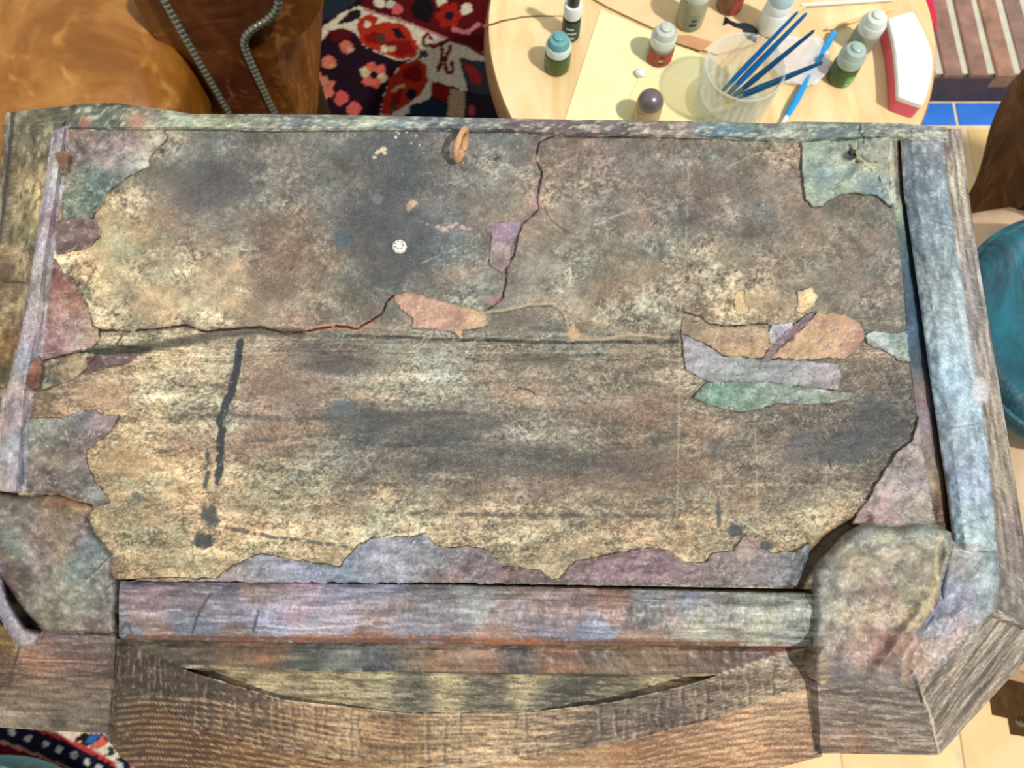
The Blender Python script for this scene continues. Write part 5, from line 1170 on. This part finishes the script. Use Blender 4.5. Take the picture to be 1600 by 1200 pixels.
def brush(p_top, zt_, p_bot, zb_, r, mat, label, tipc=M_bri):
    a = Vector(P(*p_top, zt_)); b = Vector(P(*p_bot, zb_)); t = empty('paintbrush', b, label, 'paintbrush', 'brushes standing in the cup')
    d = (a - b); L = d.length; u = d.normalized()
    f = lambda s_: u * (s_ * L)
    bm_obj('handle', tube_bm([f(.12), f(.16), f(.3), f(.6), f(.9), f(.98), f(1.0)], [r * .9, r * 1.1, r * 1.25, r, r * .7, r * .6, r * .2], 12), mat, t)
    bm_obj('ferrule', tube_bm([f(.0), f(.05), f(.125)], [r * .85, r * .95, r * .95], 12), M_fer, t)
    bm_obj('bristles', tube_bm([f(.002), f(-.04), f(-.10)], [r * .85, r * .8, r * .15], 10), tipc, t); return t
brush((1247, 18), ZT + .115, (1128, 143), ZT + .029, .0022, M_bl, 'longest blue brush, its end nearest the white bottle')
brush((1261, 20), ZT + .115, (1139, 146), ZT + .029, .0026, M_bl, 'thicker blue brush beside the longest one')
brush((1273, 47), ZT + .105, (1147, 150), ZT + .029, .0025, M_bl2, 'dark blue brush between the pair and the low one')
brush((1286, 97), ZT + .085, (1146, 155), ZT + .029, .0029, M_bl2, 'blue brush leaning lowest over the light blue tool')
a = Vector(P(1304, 49, ZT + .005)); b = Vector(P(1229, 182, ZT + .005)); tl = empty('palette_tool', (b + a) / 2, 'light blue plastic brush with a white tip lying on the table', 'brush')
f = lambda s_: (b - a) * (s_ - .5)
bm_obj('handle', tube_bm([f(0), f(.02), f(.15), f(.38), f(.45), f(.6), f(.8), f(.96), f(1)], [.002, .0034, .0036, .0028, .0022, .003, .0042, .0034, .0024], 12), M_bl3, tl)
bm_obj('tip', tube_bm([f(.99), f(1.06), f(1.2)], [.0024, .0022, .0006], 8), M_wht, tl)
# sticks
M_stick = simple('skewer_wood', A(246, 212, 140), .6, .3, .1, 60); M_stick2 = simple('white_stick', A(250, 244, 226), .5, .3, .05, 60)
for (p0, p1, m_, lb) in (((1292, 46), (1396, 13), M_stick, 'thin wooden skewer lying beside the sponge'), ((1252, 8), (1396, -1), M_stick2, 'pale stick at the far edge of the table')):
    q0 = Vector(P(*p0, ZT + .0045)); q1 = Vector(P(*p1, ZT + .003)); o = bm_obj('stick', tube_bm([q0, (q0 * .9 + q1 * .1), q1 * .9 + q0 * .1, q1], [.0012, .0022, .0022, .0018], 10), m_); tag(o, lb, 'stick')
# sponge
M_spw = simple('white_sponge', A(255, 255, 253), .9, .1, .03, 300, bstr=.3); M_spp = simple('pink_sponge', A(250, 122, 136), .9, .1, .08, 300, bstr=.4)
sp = empty('sponge', P(1425, 90, ZT + .0008), 'white and pink curved sponge at the table edge beside the green bottle', 'sponge'); s0 = Vector(P(1425, 90, ZT + .0008))
po_ = smooth_pl([(1388,34),(1388,32),(1390,29),(1422,19),(1426,19),(1429,22),(1440,42),(1453,72),(1458,98),(1453,130),(1443,162),(1441,164),(1437,164),(1406,153),(1403,151),(1403,147),(1401,110),(1397,70),(1388,34)], 1)[:-1]
zs = ZT + .022
up_ = [(P(a_1, b_1, zs)[0] - s0.x, P(a_1, b_1, zs)[1] - s0.y) for a_1, b_1 in po_]
bm_obj('foam_top', slab_bm(up_, .0165, .0222, .0008), M_spw, sp); bm_obj('foam_base', slab_bm(up_, 0, .0164), M_spp, sp)
# scraps
M_bscr = simple('black_film', A(26, 28, 38), .3, .5, .1, 60)
o = bm_obj('plastic_scrap', slab_bm([P(a, b, ZT + .0045)[:2] for a, b in ((1133,26),(1142,33),(1152,37),(1164,36),(1176,40),(1184,48),(1183,57),(1181,67),(1168,60),(1163,52),(1160,45),(1148,42),(1138,36),(1130,40))], ZT + .004, ZT + .0052), M_bscr); tag(o, 'curled black plastic scrap on the kraft card', 'scrap')
ox, oy, oz = P(1000, 117, ZT + .0012); bm = lathe_bm(smooth_pl([(0, .0065), (.003, .006), (.005, .004), (.0055, .001), (.004, 0), (0, 0)], 1), 9)
for v in bm.verts: v.co.x *= random.uniform(.8, 1.2); v.co.y *= random.uniform(.8, 1.1)
o = bm_obj('paper_pellet', bm, M_wht); o.location = (ox, oy, oz + .0008); tag(o, 'white crumpled paper pellet on the cream paper', 'paper')
g = np.stack(np.meshgrid(np.linspace(1192, 1300, 40), np.linspace(52, 150, 40), indexing='ij'), -1); zf_ = ZT + .004 + .006 * fbm(g[..., 0] / 16, g[..., 1] / 16, 4, 3)
W = Pn(g[..., 0], g[..., 1], ZT)
cxy = np.array(P(1246, 100, ZT)); rr = np.hypot((g[..., 0] - 1246) / 54, (g[..., 1] - 101) / 49) * (1 + .55 * (fbm(g[..., 0] / 26, g[..., 1] / 26, 3, 5) - .4)); sc_ = np.minimum(1, .86 / np.maximum(rr, 1e-3))
W[..., :2] = cxy[:2] + (W[..., :2] - cxy[:2]) * sc_[..., None]; W[..., 2] = zf_
fl = gridmesh('plastic_film', W, M_film, None, np.ones(W.shape)); tag(fl, 'crumpled clear plastic film under the brush handles', 'plastic film')

# red cloth behind the table
M_rc = simple('crimson_cloth', A(206, 48, 72), .85, .2, .15, 30, bstr=.4)
c0 = Vector(P(1452, 10, .085)); bm = puff_bm(.07, .30, .05, s=5, amp=.004); o = bm_obj('folded_cloth', bm, M_rc, None, True, 0); o.location = (c0.x - .055, c0.y + .075, .096); o.rotation_euler = (0, 0, .12)
tag(o, 'crimson folded cloth lying on the brick step behind the table', 'cloth')
